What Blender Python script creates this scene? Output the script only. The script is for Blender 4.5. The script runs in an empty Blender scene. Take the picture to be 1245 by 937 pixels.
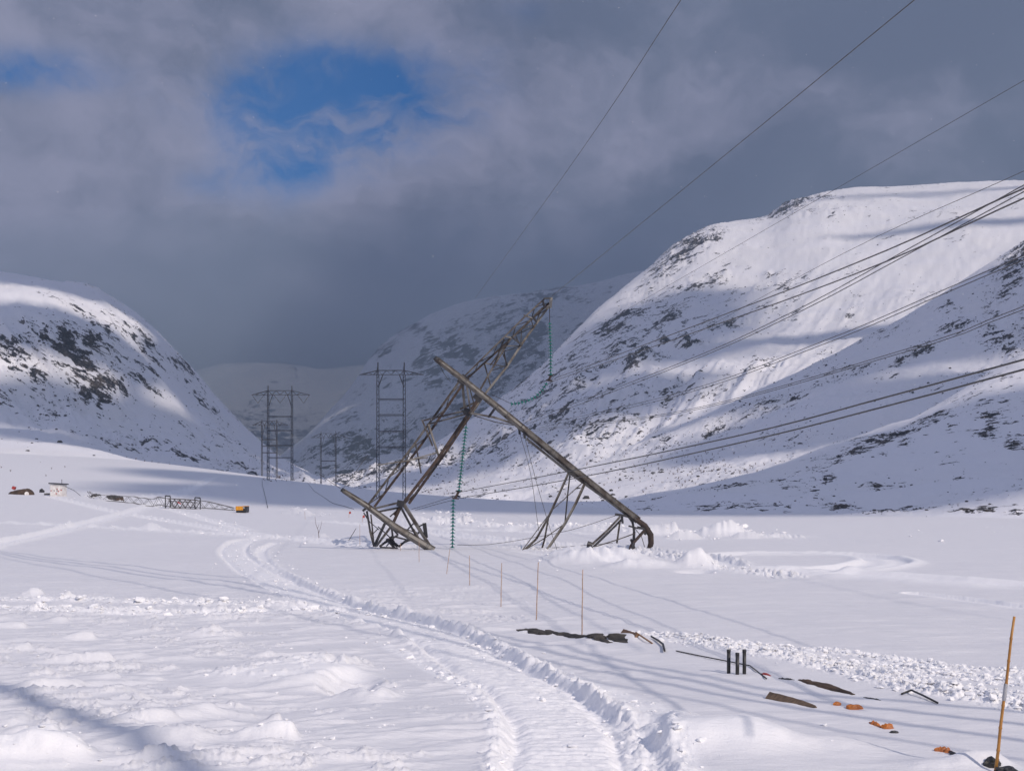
import bpy, math, random
import numpy as np
from mathutils import Vector, Matrix

R = math.radians
random.seed(7)
S = bpy.context.scene
COL = S.collection

# ------------------------------------------------------------------ camera
F = 1400.0                      # focal length in photo pixels (photo 1245 x 937)
CX, HY = 622.5, 600.0           # centre column, horizon row
EYE = 4.2                       # eye height above the plain at the fallen pylon
cam_d = bpy.data.cameras.new("camera")
cam = bpy.data.objects.new("camera", cam_d)
COL.objects.link(cam)
cam.location = (0, 0, EYE)
cam.rotation_euler = (R(90), 0, 0)
cam_d.sensor_width = 36
cam_d.lens = 36 * F / 1245
cam_d.shift_y = (HY - 468.5) / 1245
cam_d.clip_start = 0.1
cam_d.clip_end = 30000
S.camera = cam

# ------------------------------------------------------------------ light
SUN_EL, SUN_AZ = R(35), R(-50)            # azimuth measured from +X towards +Y
sun_v = Vector((math.cos(SUN_EL) * math.cos(SUN_AZ), math.cos(SUN_EL) * math.sin(SUN_AZ), math.sin(SUN_EL)))
sd = bpy.data.lights.new("sun", "SUN")
sd.energy = 3.3
sd.angle = R(0.53)
sd.color = (1.0, 0.885, 0.79)
sun = bpy.data.objects.new("sun", sd)
COL.objects.link(sun)
sun.location = (60, 40, 80)
sun.rotation_euler = (-sun_v).to_track_quat('-Z', 'Y').to_euler()

w = bpy.data.worlds.new("World")
S.world = w
w.use_nodes = True


class NT:
    def __init__(s, tree):
        s.t = tree
        s.n = tree.nodes
        s.l = tree.links

    def add(s, typ, **kw):
        n = s.n.new(typ)
        for k, v in kw.items():
            setattr(n, k, v)
        return n

    def set(s, sock, v):
        if isinstance(v, bpy.types.NodeSocket):
            s.l.new(v, sock)
        else:
            sock.default_value = v

    def math(s, op, a, b=None, c=None, clamp=False):
        n = s.n.new('ShaderNodeMath')
        n.operation = op
        n.use_clamp = clamp
        s.set(n.inputs[0], a)
        if b is not None: s.set(n.inputs[1], b)
        if c is not None: s.set(n.inputs[2], c)
        return n.outputs[0]

    def mix(s, f, a, b):
        n = s.n.new('ShaderNodeMix')
        n.data_type = 'RGBA'
        s.set(n.inputs[0], f)
        s.set(n.inputs[6], a)
        s.set(n.inputs[7], b)
        return n.outputs[2]

    def ramp(s, v, lo, hi, smooth=True):
        n = s.n.new('ShaderNodeMapRange')
        n.interpolation_type = 'SMOOTHSTEP' if smooth else 'LINEAR'
        s.set(n.inputs[0], v)
        s.set(n.inputs[1], lo); s.set(n.inputs[2], hi)
        n.inputs[3].default_value = 0; n.inputs[4].default_value = 1
        return n.outputs[0]

    def noise(s, vec, scale, detail=4, rough=0.55, dist=0.0):
        n = s.n.new('ShaderNodeTexNoise')
        s.l.new(vec, n.inputs['Vector'])
        n.inputs['Scale'].default_value = scale
        n.inputs['Detail'].default_value = detail
        n.inputs['Roughness'].default_value = rough
        n.inputs['Distortion'].default_value = dist
        return n.outputs['Fac']

    def mapping(s, vec, scale=(1, 1, 1), rot=(0, 0, 0), loc=(0, 0, 0)):
        n = s.n.new('ShaderNodeMapping')
        s.l.new(vec, n.inputs[0])
        n.inputs['Scale'].default_value = scale
        n.inputs['Rotation'].default_value = rot
        n.inputs['Location'].default_value = loc
        return n.outputs[0]


def pix_dir(px, py):
    v = Vector(((px - CX) / F, 1.0, (HY - py) / F))
    return v.normalized()


t = NT(w.node_tree)
t.n.clear()
out = t.add('ShaderNodeOutputWorld')
bg = t.add('ShaderNodeBackground')
t.l.new(bg.outputs[0], out.inputs[0])
sky = t.add('ShaderNodeTexSky', sky_type='NISHITA')
sky.sun_disc = False
sky.sun_elevation = SUN_EL
sky.sun_rotation = math.atan2(sun_v.x, sun_v.y)
sky.altitude = 600
sky.air_density = 1.0
sky.dust_density = 0.3
sky.ozone_density = 2.0
tc = t.add('ShaderNodeTexCoord')
vec = tc.outputs['Generated']
SKY_K = 0.085
# deep blue of the clear sky (sky texture is used at SKY_K, clouds are grey stratus in front of it)
bl = t.mix(1.0, sky.outputs[0], (0.0, 0.50, 0.98, 1))
bl.node.blend_type = 'MULTIPLY'
bl = t.add('ShaderNodeVectorMath', operation='SCALE')
t.l.new(t.n[-2].outputs[2] if False else [n for n in t.n if n.type == 'MIX'][0].outputs[2], bl.inputs[0])
bl.inputs[3].default_value = SKY_K
# cloud tone, on a domain bent by coarse noise so that edges tear and streak
sep = t.add('ShaderNodeSeparateXYZ')
t.l.new(vec, sep.inputs[0])
wn = t.add('ShaderNodeTexNoise')
t.l.new(vec, wn.inputs['Vector'])
wn.inputs['Scale'].default_value = 5.0; wn.inputs['Detail'].default_value = 5; wn.inputs['Roughness'].default_value = .6
wv_ = t.add('ShaderNodeVectorMath', operation='MULTIPLY_ADD')
t.l.new(wn.outputs['Color'], wv_.inputs[0])
wv_.inputs[1].default_value = (.16, .16, .16); t.l.new(vec, wv_.inputs[2])
vw = wv_.outputs[0]
n1 = t.noise(t.mapping(vw, (1, 1, 2.0)), 2.3, 8, 0.56, 0.2)
n2 = t.noise(t.mapping(vw, (1, 1, 1.6), loc=(3.1, 0.4, 1.7)), 7.5, 8, 0.62, 0.2)
tone = t.math('ADD', t.math('MULTIPLY', n1, 0.68), t.math('MULTIPLY', n2, 0.32))
# the cover is thinner and paler up to the left, denser to the right and low down
lr = t.ramp(t.math('DIVIDE', sep.outputs[0], t.math('MAXIMUM', sep.outputs[1], .05)), -0.5, 0.15)
tone = t.math('ADD', tone, t.math('MULTIPLY', t.math('SUBTRACT', 0.35, lr), 0.11))
tone = t.ramp(tone, 0.40, 0.63)
cloud = t.mix(tone, (0.120, 0.150, 0.240, 1), (0.330, 0.335, 0.470, 1))
low = t.ramp(sep.outputs[2], 0.02, 0.26)
cloud = t.mix(low, (0.215, 0.255, 0.40, 1), cloud)
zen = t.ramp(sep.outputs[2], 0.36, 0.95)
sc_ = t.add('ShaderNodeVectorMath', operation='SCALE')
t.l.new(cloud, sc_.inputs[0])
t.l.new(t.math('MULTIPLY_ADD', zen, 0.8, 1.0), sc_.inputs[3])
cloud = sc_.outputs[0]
gap = None
for (px, py, rx, ry, k) in ((385, 108, 150, 60, 1.1), (475, 150, 105, 62, .95), (340, 195, 75, 60, .85), (15, 85, 100, 32, 1.0), (110, 100, 90, 18, .3),
                            (640, 12, 60, 24, .3), (230, 225, 60, 30, .3), (600, 110, 60, 60, .2)):
    d = pix_dir(px, py)
    dx = t.math('MULTIPLY', t.math('SUBTRACT', t.math('DIVIDE', sep.outputs[0], sep.outputs[1]), d.x / d.y), F / rx)
    dz = t.math('MULTIPLY', t.math('SUBTRACT', t.math('DIVIDE', sep.outputs[2], sep.outputs[1]), d.z / d.y), F / ry)
    r2 = t.math('ADD', t.math('MULTIPLY', dx, dx), t.math('MULTIPLY', dz, dz))
    g = t.math('MULTIPLY', t.math('POWER', 2.718, t.math('MULTIPLY', r2, -1.0)), k)
    gap = g if gap is None else t.math('ADD', gap, g)
gap = t.math('MULTIPLY', gap, t.math('GREATER_THAN', sep.outputs[1], 0.0))
n3 = t.noise(t.mapping(vw, (1, 1, 1.6), loc=(1.3, 2.2, 0.3)), 8.0, 10, 0.66, 0.3)
n4 = t.noise(t.mapping(vec, (1, 1, 1.5), loc=(5.3, 1.2, 0.9)), 1.7, 4, 0.5, 0.2)
other = t.math('MULTIPLY', t.ramp(n4, 0.60, 0.75), t.ramp(sep.outputs[2], 0.45, 0.6))
n5 = t.noise(t.mapping(vw, (1, 1, 1.4), loc=(7.7, 0.2, 4.3)), 3.5, 6, 0.6, 0.2)
nn_ = t.math('ADD', t.math('MULTIPLY', t.math('SUBTRACT', n3, 0.5), 3.0), t.math('MULTIPLY', t.math('SUBTRACT', n5, 0.5), 2.4))
gm = t.ramp(t.math('ADD', t.math('ADD', gap, other), t.math('MULTIPLY', nn_, t.math('MULTIPLY_ADD', t.math('MINIMUM', gap, 1.0), .95, .1))), 0.05, 1.35)
veil = t.ramp(t.noise(t.mapping(vw, (1.2, 1, 2.6), loc=(2.2, 9.1, 3.3)), 9.0, 9, 0.68, 0.4), 0.44, 0.72)
gm = t.math('MULTIPLY', gm, t.math('MULTIPLY_ADD', veil, -0.6, 1.0))
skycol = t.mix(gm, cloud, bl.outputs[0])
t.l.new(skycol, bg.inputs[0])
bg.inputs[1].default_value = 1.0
S.view_settings.view_transform = 'Standard'
S.view_settings.look = 'None'
S.view_settings.exposure = 0.06
S.view_settings.gamma = 1.0
S.cycles.max_bounces = 6
S.cycles.diffuse_bounces = 3
S.cycles.volume_bounces = 0
S.cycles.use_denoising = True


# ------------------------------------------------------------------ helpers
def P(px, py, Y):
    return Vector(((px - CX) / F * Y, Y, EYE + (HY - py) / F * Y))


def _h(ix, iy, seed):
    n = (ix.astype(np.int64) * 374761393 + iy.astype(np.int64) * 668265263 + seed * 1442695041) & 0xffffffff
    n = ((n ^ (n >> 13)) * 1274126177) & 0xffffffff
    n = (n ^ (n >> 16)) & 0xffffffff
    return n / 4294967295.0


def vnoise(x, y, seed=0):
    ix, iy = np.floor(x), np.floor(y)
    fx, fy = x - ix, y - iy
    u = fx * fx * fx * (fx * (fx * 6 - 15) + 10)
    v = fy * fy * fy * (fy * (fy * 6 - 15) + 10)
    a, b = _h(ix, iy, seed), _h(ix + 1, iy, seed)
    c, d = _h(ix, iy + 1, seed), _h(ix + 1, iy + 1, seed)
    return (a * (1 - u) + b * u) * (1 - v) + (c * (1 - u) + d * u) * v * 1.0


def fbm(x, y, oct=5, seed=0, gain=0.5, ridged=False):
    s = np.zeros_like(x); a = 1.0; tot = 0
    for k in range(oct):
        c, si = math.cos(0.6 * k), math.sin(0.6 * k)
        n = vnoise((x * c - y * si) * 2 ** k + 17.3 * k, (x * si + y * c) * 2 ** k - 9.1 * k, seed + k)
        if ridged: n = 1 - np.abs(2 * n - 1)
        s += a * n; tot += a; a *= gain
    return s / tot


def smooth(a, b, x):
    q = np.clip((x - a) / (b - a), 0, 1)
    return q * q * (3 - 2 * q)


def ico(sub=0):
    ph = (1 + 5 ** .5) / 2
    v = [(-1, ph, 0), (1, ph, 0), (-1, -ph, 0), (1, -ph, 0), (0, -1, ph), (0, 1, ph), (0, -1, -ph), (0, 1, -ph),
         (ph, 0, -1), (ph, 0, 1), (-ph, 0, -1), (-ph, 0, 1)]
    f = [(0, 11, 5), (0, 5, 1), (0, 1, 7), (0, 7, 10), (0, 10, 11), (1, 5, 9), (5, 11, 4), (11, 10, 2), (10, 7, 6), (7, 1, 8),
         (3, 9, 4), (3, 4, 2), (3, 2, 6), (3, 6, 8), (3, 8, 9), (4, 9, 5), (2, 4, 11), (6, 2, 10), (8, 6, 7), (9, 8, 1)]
    v = [list(np.array(p) / np.linalg.norm(p)) for p in v]
    for _ in range(sub):
        mid = {}; nf = []
        def m(a, b):
            k = (min(a, b), max(a, b))
            if k not in mid:
                p = (np.array(v[a]) + np.array(v[b])); v.append(list(p / np.linalg.norm(p))); mid[k] = len(v) - 1
            return mid[k]
        for a, b, c in f:
            ab, bc, ca = m(a, b), m(b, c), m(c, a)
            nf += [(a, ab, ca), (b, bc, ab), (c, ca, bc), (ab, bc, ca)]
        f = nf
    return np.array(v), np.array(f)


def np_mesh(name, V, Fa, smooth_sh=True):
    """V (n,3), Fa (m,k) with constant k"""
    me = bpy.data.meshes.new(name)
    k = Fa.shape[1]
    me.vertices.add(len(V)); me.vertices.foreach_set('co', np.asarray(V, np.float32).ravel())
    me.loops.add(Fa.size); me.loops.foreach_set('vertex_index', Fa.astype(np.int32).ravel())
    me.polygons.add(len(Fa))
    me.polygons.foreach_set('loop_start', np.arange(0, Fa.size, k, dtype=np.int32))
    me.polygons.foreach_set('use_smooth', np.full(len(Fa), smooth_sh, bool))
    me.update(calc_edges=True)
    me.validate()
    return me


def link(name, me, mat, parent=None, **props):
    o = bpy.data.objects.new(name, me)
    COL.objects.link(o)
    if mat is not None and me is not None: me.materials.append(mat)
    if parent is not None: o.parent = parent
    for k, v in props.items(): o[k] = v
    return o


def empty(name, loc, label, cat, group=None):
    o = bpy.data.objects.new(name, None)
    COL.objects.link(o)
    o.location = loc
    o['label'] = label; o['category'] = cat
    if group: o['group'] = group
    return o


class MB:
    """collects shapes (world coordinates) and builds one mesh object, local to its parent's location"""
    def __init__(s): s.v = []; s.f = []

    def raw(s, vs, fs):
        b = len(s.v); s.v += [Vector(p) for p in vs]; s.f += [tuple(i + b for i in q) for q in fs]; return s

    def box(s, c, h, rot=None):
        c = Vector(c)
        M = rot if rot is not None else Matrix.Identity(3)
        vs = [c + M @ Vector((x * h[0], y * h[1], z * h[2])) for x in (-1, 1) for y in (-1, 1) for z in (-1, 1)]
        return s.raw(vs, [(0, 1, 3, 2), (4, 6, 7, 5), (0, 4, 5, 1), (2, 3, 7, 6), (0, 2, 6, 4), (1, 5, 7, 3)])

    def bar(s, a, b, w_, d_=None, up=(0, 0, 1)):
        """square bar from a to b"""
        a, b = Vector(a), Vector(b); d_ = d_ or w_
        z = (b - a).normalized(); x = Vector(up).cross(z)
        if x.length < 1e-3: x = Vector((1, 0, 0)).cross(z)
        x.normalize(); y = z.cross(x)
        M = Matrix((x, y, z)).transposed()
        return s.box((a + b) / 2, (w_ / 2, d_ / 2, (b - a).length / 2), M)

    def angle(s, a, b, w_, th=0.012, up=(0, 0, 1), flip=1):
        """L-profile steel angle from a to b"""
        a, b = Vector(a), Vector(b)
        z = (b - a).normalized(); x = Vector(up).cross(z)
        if x.length < 1e-3: x = Vector((1, 0, 0)).cross(z)
        x.normalize(); y = z.cross(x) * flip
        prof = [(0, 0), (w_, 0), (w_, th), (th, th), (th, w_), (0, w_)]
        vs = [p + x * (u - w_ / 2) + y * (v - w_ / 2) for p in (a, b) for u, v in prof]
        fs = [(i, (i + 1) % 6, 6 + (i + 1) % 6, 6 + i) for i in range(6)] + [(5, 4, 3, 2, 1, 0), (6, 7, 8, 9, 10, 11)]
        return s.raw(vs, fs)

    def tube(s, pts, r, n=8, cap=True):
        pts = [Vector(p) for p in pts]
        rs = r if isinstance(r, (list, tuple)) else [r] * len(pts)
        b = len(s.v); px = None
        for i, p in enumerate(pts):
            d = (pts[min(i + 1, len(pts) - 1)] - pts[max(i - 1, 0)]).normalized()
            x = (Vector((0, 0, 1)) if px is None and abs(d.z) < .9 else (Vector((1, 0, 0)) if px is None else px))
            x = (x - d * x.dot(d)).normalized(); px = x; y = d.cross(x)
            for k in range(n):
                a = 2 * math.pi * k / n
                s.v.append(p + (x * math.cos(a) + y * math.sin(a)) * rs[i])
        for i in range(len(pts) - 1):
            for k in range(n):
                k2 = (k + 1) % n
                s.f.append((b + i * n + k, b + i * n + k2, b + (i + 1) * n + k2, b + (i + 1) * n + k))
        if cap:
            s.f.append(tuple(b + k for k in reversed(range(n))))
            s.f.append(tuple(b + (len(pts) - 1) * n + k for k in range(n)))
        return s

    def lathe(s, c, axis, prof, n=10):
        c, z = Vector(c), Vector(axis).normalized()
        x = z.orthogonal().normalized(); y = z.cross(x); b = len(s.v)
        for (r, h) in prof:
            for k in range(n):
                a = 2 * math.pi * k / n
                s.v.append(c + z * h + (x * math.cos(a) + y * math.sin(a)) * r)
        for i in range(len(prof) - 1):
            for k in range(n):
                k2 = (k + 1) % n
                s.f.append((b + i * n + k, b + i * n + k2, b + (i + 1) * n + k2, b + (i + 1) * n + k))
        return s

    def build(s, name, mat, parent=None, sm=False, bevel=0, origin=None, **props):
        o0 = Vector(parent.location) if parent is not None and parent.parent is None else Vector((0, 0, 0))
        if parent is not None and parent.parent is not None: o0 = Vector(parent.parent.location)
        if origin is not None: o0 = Vector(origin)
        me = bpy.data.meshes.new(name)
        me.from_pydata([tuple(p - o0) for p in s.v], [], s.f)
        if sm:
            me.polygons.foreach_set('use_smooth', [True] * len(me.polygons))
        me.update()
        o = link(name, me, mat, parent, **props)
        if origin is not None and parent is None: o.location = o0
        if bevel:
            m = o.modifiers.new('bevel', 'BEVEL'); m.width = bevel; m.segments = 2; m.limit_method = 'ANGLE'
        return o


# ------------------------------------------------------------------ materials
MATS = {}


def new_mat(name):
    m = bpy.data.materials.new(name); m.use_nodes = True
    q = NT(m.node_tree)
    b = m.node_tree.nodes['Principled BSDF']
    MATS[name] = m
    return m, q, b


def obj_coord(q): return q.add('ShaderNodeTexCoord').outputs['Object']


def simple(name, col, col2=None, scale=5.0, rough=0.6, metal=0.0, lo=.4, hi=.6, bump=0.0, stretch=(1, 1, 1)):
    m, q, b = new_mat(name)
    b.inputs['Roughness'].default_value = rough
    b.inputs['Metallic'].default_value = metal
    c = q.mapping(obj_coord(q), stretch)
    n = q.noise(c, scale, 6, 0.6)
    col = (*col, 1); col2 = (*(col2 or [x * 0.7 for x in col[:3]]), 1)
    q.l.new(q.mix(q.ramp(n, lo, hi), col, col2), b.inputs['Base Color'])
    if bump:
        bp = q.add('ShaderNodeBump'); bp.inputs['Strength'].default_value = 1; bp.inputs['Distance'].default_value = bump
        q.l.new(q.noise(c, scale * 4, 5), bp.inputs['Height']); q.l.new(bp.outputs[0], b.inputs['Normal'])
    return m


SNOW = (0.82, 0.815, 0.835, 1)
FRESH = (0.93, 0.925, 0.935, 1)


def snow_ground():
    m, q, b = new_mat('snow')
    g = q.add('ShaderNodeNewGeometry').outputs['Position']
    n = q.noise(g, 0.9, 5)
    fr = q.add('ShaderNodeAttribute', attribute_name='fresh').outputs['Fac']
    q.l.new(q.mix(fr, q.mix(q.ramp(n, .3, .7), SNOW, (0.785, 0.785, 0.81, 1)), FRESH), b.inputs['Base Color'])
    b.inputs['Roughness'].default_value = 0.55
    b.inputs['Specular IOR Level'].default_value = 0.3
    h1 = q.noise(g, 22, 4, 0.6)
    h2 = q.noise(q.mapping(g, (0.5, 2.2, 1), rot=(0, 0, 0.35)), 3.0, 5, 0.6)
    bp = q.add('ShaderNodeBump'); bp.inputs['Strength'].default_value = 0.8; bp.inputs['Distance'].default_value = 0.012
    q.l.new(h1, bp.inputs['Height'])
    bp2 = q.add('ShaderNodeBump'); bp2.inputs['Strength'].default_value = 0.8; bp2.inputs['Distance'].default_value = 0.03
    q.l.new(h2, bp2.inputs['Height']); q.l.new(bp.outputs[0], bp2.inputs['Normal'])
    q.l.new(bp2.outputs[0], b.inputs['Normal'])
    return m


def mountain_mat(name, s, tilt=0.0, rock=(0.022, 0.022, 0.027), rock2=(0.075, 0.062, 0.054)):
    """snow with rock breaking through where the 'rock' attribute and fine noise allow; s = size scale in metres"""
    m, q, b = new_mat(name)
    g = q.add('ShaderNodeNewGeometry').outputs['Position']
    at = q.add('ShaderNodeAttribute', attribute_name='rock').outputs['Fac']
    # bedding: features drawn out along the dip, thin across it
    gr = q.mapping(g, (1, 1, 1), rot=(0, tilt, 0))
    c = q.mapping(gr, (.55 / s, .8 / s, 2.1 / s))
    n1 = q.noise(c, 1.0, 10, 0.68, 0.5)
    n2 = q.noise(q.mapping(gr, (1.5 / s, 2 / s, 5.5 / s)), 1.4, 7, 0.66, 0.3)
    n = q.math('ADD', q.math('MULTIPLY', n1, .6), q.math('MULTIPLY', n2, .4))
    th = q.math('MULTIPLY_ADD', q.math('POWER', at, 0.6), -0.180, 0.640)
    f = q.ramp(n, th, q.math('ADD', th, 0.016))
    rc = q.mix(q.ramp(q.noise(g, 2.2 / s, 5), .45, .62), (*rock, 1), (*rock2, 1))
    # thin spindrift on rock ledges
    dust = q.ramp(q.noise(q.mapping(g, (1, 1, 3)), 9 / s, 4), .52, .68)
    rc = q.mix(q.math('MULTIPLY', dust, .18), rc, SNOW)
    sn = q.mix(q.ramp(q.noise(g, 0.02, 4), .3, .7), SNOW, (0.82, 0.82, 0.86, 1))
    q.l.new(q.mix(f, sn, rc), b.inputs['Base Color'])
    b.inputs['Roughness'].default_value = 0.75
    b.inputs['Specular IOR Level'].default_value = 0.2
    bp = q.add('ShaderNodeBump'); bp.inputs['Strength'].default_value = 0.5; bp.inputs['Distance'].default_value = s * 0.035
    q.l.new(q.math('ADD', q.math('MULTIPLY', f, .9), q.noise(g, 3 / s, 6, .6)), bp.inputs['Height'])
    q.l.new(bp.outputs[0], b.inputs['Normal'])
    return m


M_SNOW = snow_ground()
M_CLOD = simple('snow_clod', (0.94, 0.935, 0.945), (0.90, 0.90, 0.915), 8, 0.6, bump=.01)
M_STEEL = simple('weathered_steel', (0.11, 0.102, 0.094), (0.038, 0.028, 0.024), 1.4, 0.65, 0.15, .42, .6, .004, (1, 1, 1))
M_PALE = simple('pale_steel', (0.20, 0.19, 0.175), (0.070, 0.056, 0.046), 1.1, 0.6, 0.1, .42, .66, .004)
M_RUST = simple('rusted_steel', (0.070, 0.045, 0.034), (0.033, 0.022, 0.02), 1.5, 0.75, 0.1, .4, .6, .004)
M_DARK = simple('dark_steel', (0.045, 0.045, 0.05), (0.025, 0.025, 0.03), 2.0, 0.5, 0.2)
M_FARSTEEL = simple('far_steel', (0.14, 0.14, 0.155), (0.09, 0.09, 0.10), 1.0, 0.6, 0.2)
M_WIRE = simple('aluminium_wire', (0.11, 0.105, 0.10), (0.07, 0.065, 0.06), 1.0, 0.5, 0.4)
M_GLASS = simple('green_insulator_glass', (0.02, 0.17, 0.155), (0.015, 0.11, 0.10), 9.0, 0.12)
M_BAMBOO = simple('bamboo', (0.50, 0.245, 0.055), (0.36, 0.16, 0.035), 6.0, 0.45, stretch=(1, 1, .3))
M_STICK = simple('pale_stick', (0.50, 0.33, 0.23), (0.36, 0.23, 0.15), 6.0, 0.6)
M_TAPE = simple('grey_tape', (0.42, 0.42, 0.44), (0.35, 0.35, 0.37), 9.0, 0.35)
M_BLACK = simple('black_plastic', (0.02, 0.02, 0.017), (0.035, 0.035, 0.04), 9.0, 0.4)
M_WOOD = simple('weathered_board', (0.20, 0.135, 0.085), (0.10, 0.07, 0.048), 7.0, 0.8, stretch=(1, 6, 1), bump=.006)
M_WOOD2 = simple('brown_board', (0.30, 0.17, 0.085), (0.20, 0.11, 0.06), 7.0, 0.7, stretch=(1, 5, 1), bump=.004)
M_ORANGE = simple('orange_tarpaulin', (0.62, 0.20, 0.03), (0.38, 0.12, 0.03), 7.0, 0.45, bump=.01)
M_ROCK = simple('dark_rock', (0.028, 0.026, 0.026), (0.07, 0.062, 0.055), 3.5, 0.85, bump=.03)
M_WHITE = simple('white_paint', (0.80, 0.78, 0.76), (0.66, 0.62, 0.60), 2.0, 0.5)
M_RED = simple('red_paint', (0.45, 0.05, 0.04), (0.30, 0.04, 0.03), 3.0, 0.5)
M_YELLOW = simple('orange_yellow_paint', (0.75, 0.33, 0.02), (0.6, 0.25, 0.02), 3.0, 0.4)
M_BROWN = simple('muddy_brown', (0.045, 0.030, 0.022), (0.09, 0.055, 0.035), 1.2, 0.8, bump=.03)
M_TWIG = simple('birch_twig', (0.10, 0.06, 0.05), (0.15, 0.10, 0.08), 3.0, 0.8)
M_CLOUD = simple('cloud', (0.85, 0.85, 0.87), (0.80, 0.80, 0.83), 0.01, 1.0)

# ------------------------------------------------------------------ ground height
# broad shape: photo rows at a few distances, turned into heights once and smoothed
Y_ROWS = [90, 150, 220, 300, 400, 550, 800, 1200, 3000, 7500]
H_TAB = {
    -500: [665, 628, 597, 580, 562, 545, 530, 525, 560, 590],
    0:    [665, 630, 604, 588, 568, 550, 535, 540, 570, 600],
    150:  [665, 633, 611, 595, 576, 560, 556, 560, 585, 600],
    300:  [665, 635, 618, 600, 583, 570, 577, 592, 602, 604],
    400:  [665, 637, 620, 605, 591, 590, 603, 612, 608, 606],
    530:  [665, 638, 622, 607, 600, 606, 612, 614, 608, 606],
    640:  [665, 639, 624, 614, 610, 612, 612, 612, 608, 606],
    800:  [665, 639, 626, 619, 614, 612, 611, 610, 608, 606],
    1245: [665, 639, 627, 620, 615, 611, 610, 609, 608, 606],
    1900: [665, 639, 627, 620, 615, 611, 610, 609, 608, 606],
}
_px = sorted(H_TAB)
GU = np.linspace(-500, 1900, 241)
GV = np.linspace(math.log(20), math.log(7500), 240)
_z = np.zeros((len(_px), len(GV)))
for i, p in enumerate(_px):
    zz = [0, 0] + [EYE - (py - HY) / F * y for py, y in zip(H_TAB[p], Y_ROWS)]
    _z[i] = np.interp(GV, [math.log(v) for v in [20, 60] + Y_ROWS], zz)
GZ = np.stack([np.interp(GU, _px, _z[:, j]) for j in range(len(GV))], 1)
for _ in range(3):
    for ax, k in ((0, 8), (1, 5)):
        pad = [(0, 0), (0, 0)]; pad[ax] = (k, k)
        A = np.pad(GZ, pad, mode='edge')
        c = np.cumsum(A, axis=ax)
        n = 2 * k + 1
        if ax == 0:
            GZ = np.vstack([c[n - 1:n], c[n:] - c[:-n]]) / n
        else:
            GZ = np.hstack([c[:, n - 1:n], c[:, n:] - c[:, :-n]]) / n


def H0(x, y):
    x = np.asarray(x, float); y = np.asarray(y, float)
    r = np.hypot(x, y) + 1e-6
    ct = np.maximum(y / r, 0.74)
    ye = r * ct
    th = np.arctan2(x, np.maximum(y, 1e-3 * r))
    px = CX + F * np.tan(np.clip(th, -0.72, 0.72))
    u = np.clip((px - GU[0]) / (GU[1] - GU[0]), 0, len(GU) - 1.001)
    v = np.clip((np.log(np.maximum(ye, 20)) - GV[0]) / (GV[1] - GV[0]), 0, len(GV) - 1.001)
    iu, iv = u.astype(int), v.astype(int); fu, fv = u - iu, v - iv
    z = (GZ[iu, iv] * (1 - fu) + GZ[iu + 1, iv] * fu) * (1 - fv) + (GZ[iu, iv + 1] * (1 - fu) + GZ[iu + 1, iv + 1] * fu) * fv
    z = z + 2.6 * (1 - smooth(3.0, 14.0, r))          # the knoll the photographer stands on
    return z


def hit(px, py, hf=None):
    """where the sight line through a photo pixel first meets the broad ground"""
    Y = np.geomspace(15, 6000, 3000)
    x = (px - CX) / F * Y; z = EYE - (py - HY) / F * Y
    below = z < (hf or H0)(x, Y)
    if not below.any(): i = len(Y) - 1
    else: i = max(int(np.argmax(below)), 1)
    return float(x[i]), float(Y[i])


def poly(pts, step=0.5):
    """smooth world polyline through photo points"""
    W = np.array([hit(*p) for p in pts])
    W = np.vstack([2 * W[0] - W[1], W, 2 * W[-1] - W[-2]])
    out_ = []
    for i in range(1, len(W) - 2):
        p0, p1, p2, p3 = W[i - 1:i + 3]
        n = max(2, int(np.linalg.norm(p2 - p1) / step / 4) + 2)
        for s_ in np.linspace(0, 1, n, endpoint=False):
            out_.append(0.5 * ((2 * p1) + (-p0 + p2) * s_ + (2 * p0 - 5 * p1 + 4 * p2 - p3) * s_ ** 2 + (-p0 + 3 * p1 - 3 * p2 + p3) * s_ ** 3))
    out_.append(W[-2])
    return np.array(out_)


def sdist(L, x, y, reach):
    """signed distance d, arc length s to polyline L for points (x,y); d=inf beyond reach"""
    D = np.full(x.shape, 1e9); Sg = np.zeros(x.shape); Sl = np.zeros(x.shape)
    acc = 0
    for a, b in zip(L[:-1], L[1:]):
        ln = np.linalg.norm(b - a)
        if ln < 1e-6: continue
        m = (x > min(a[0], b[0]) - reach) & (x < max(a[0], b[0]) + reach) & (y > min(a[1], b[1]) - reach) & (y < max(a[1], b[1]) + reach)
        if m.any():
            e = (b - a) / ln
            dx, dy = x[m] - a[0], y[m] - a[1]
            tt = np.clip(dx * e[0] + dy * e[1], 0, ln)
            d = np.hypot(dx - tt * e[0], dy - tt * e[1])
            sg = np.sign(dx * e[1] - dy * e[0])
            cur = D[m]; k = d < cur
            cur[k] = d[k]; D[m] = cur
            c2 = Sg[m]; c2[k] = sg[k]; Sg[m] = c2
            c3 = Sl[m]; c3[k] = acc + tt[k]; Sl[m] = c3
        acc += ln
    return D * np.where(Sg == 0, 1, Sg), Sl, acc


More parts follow.
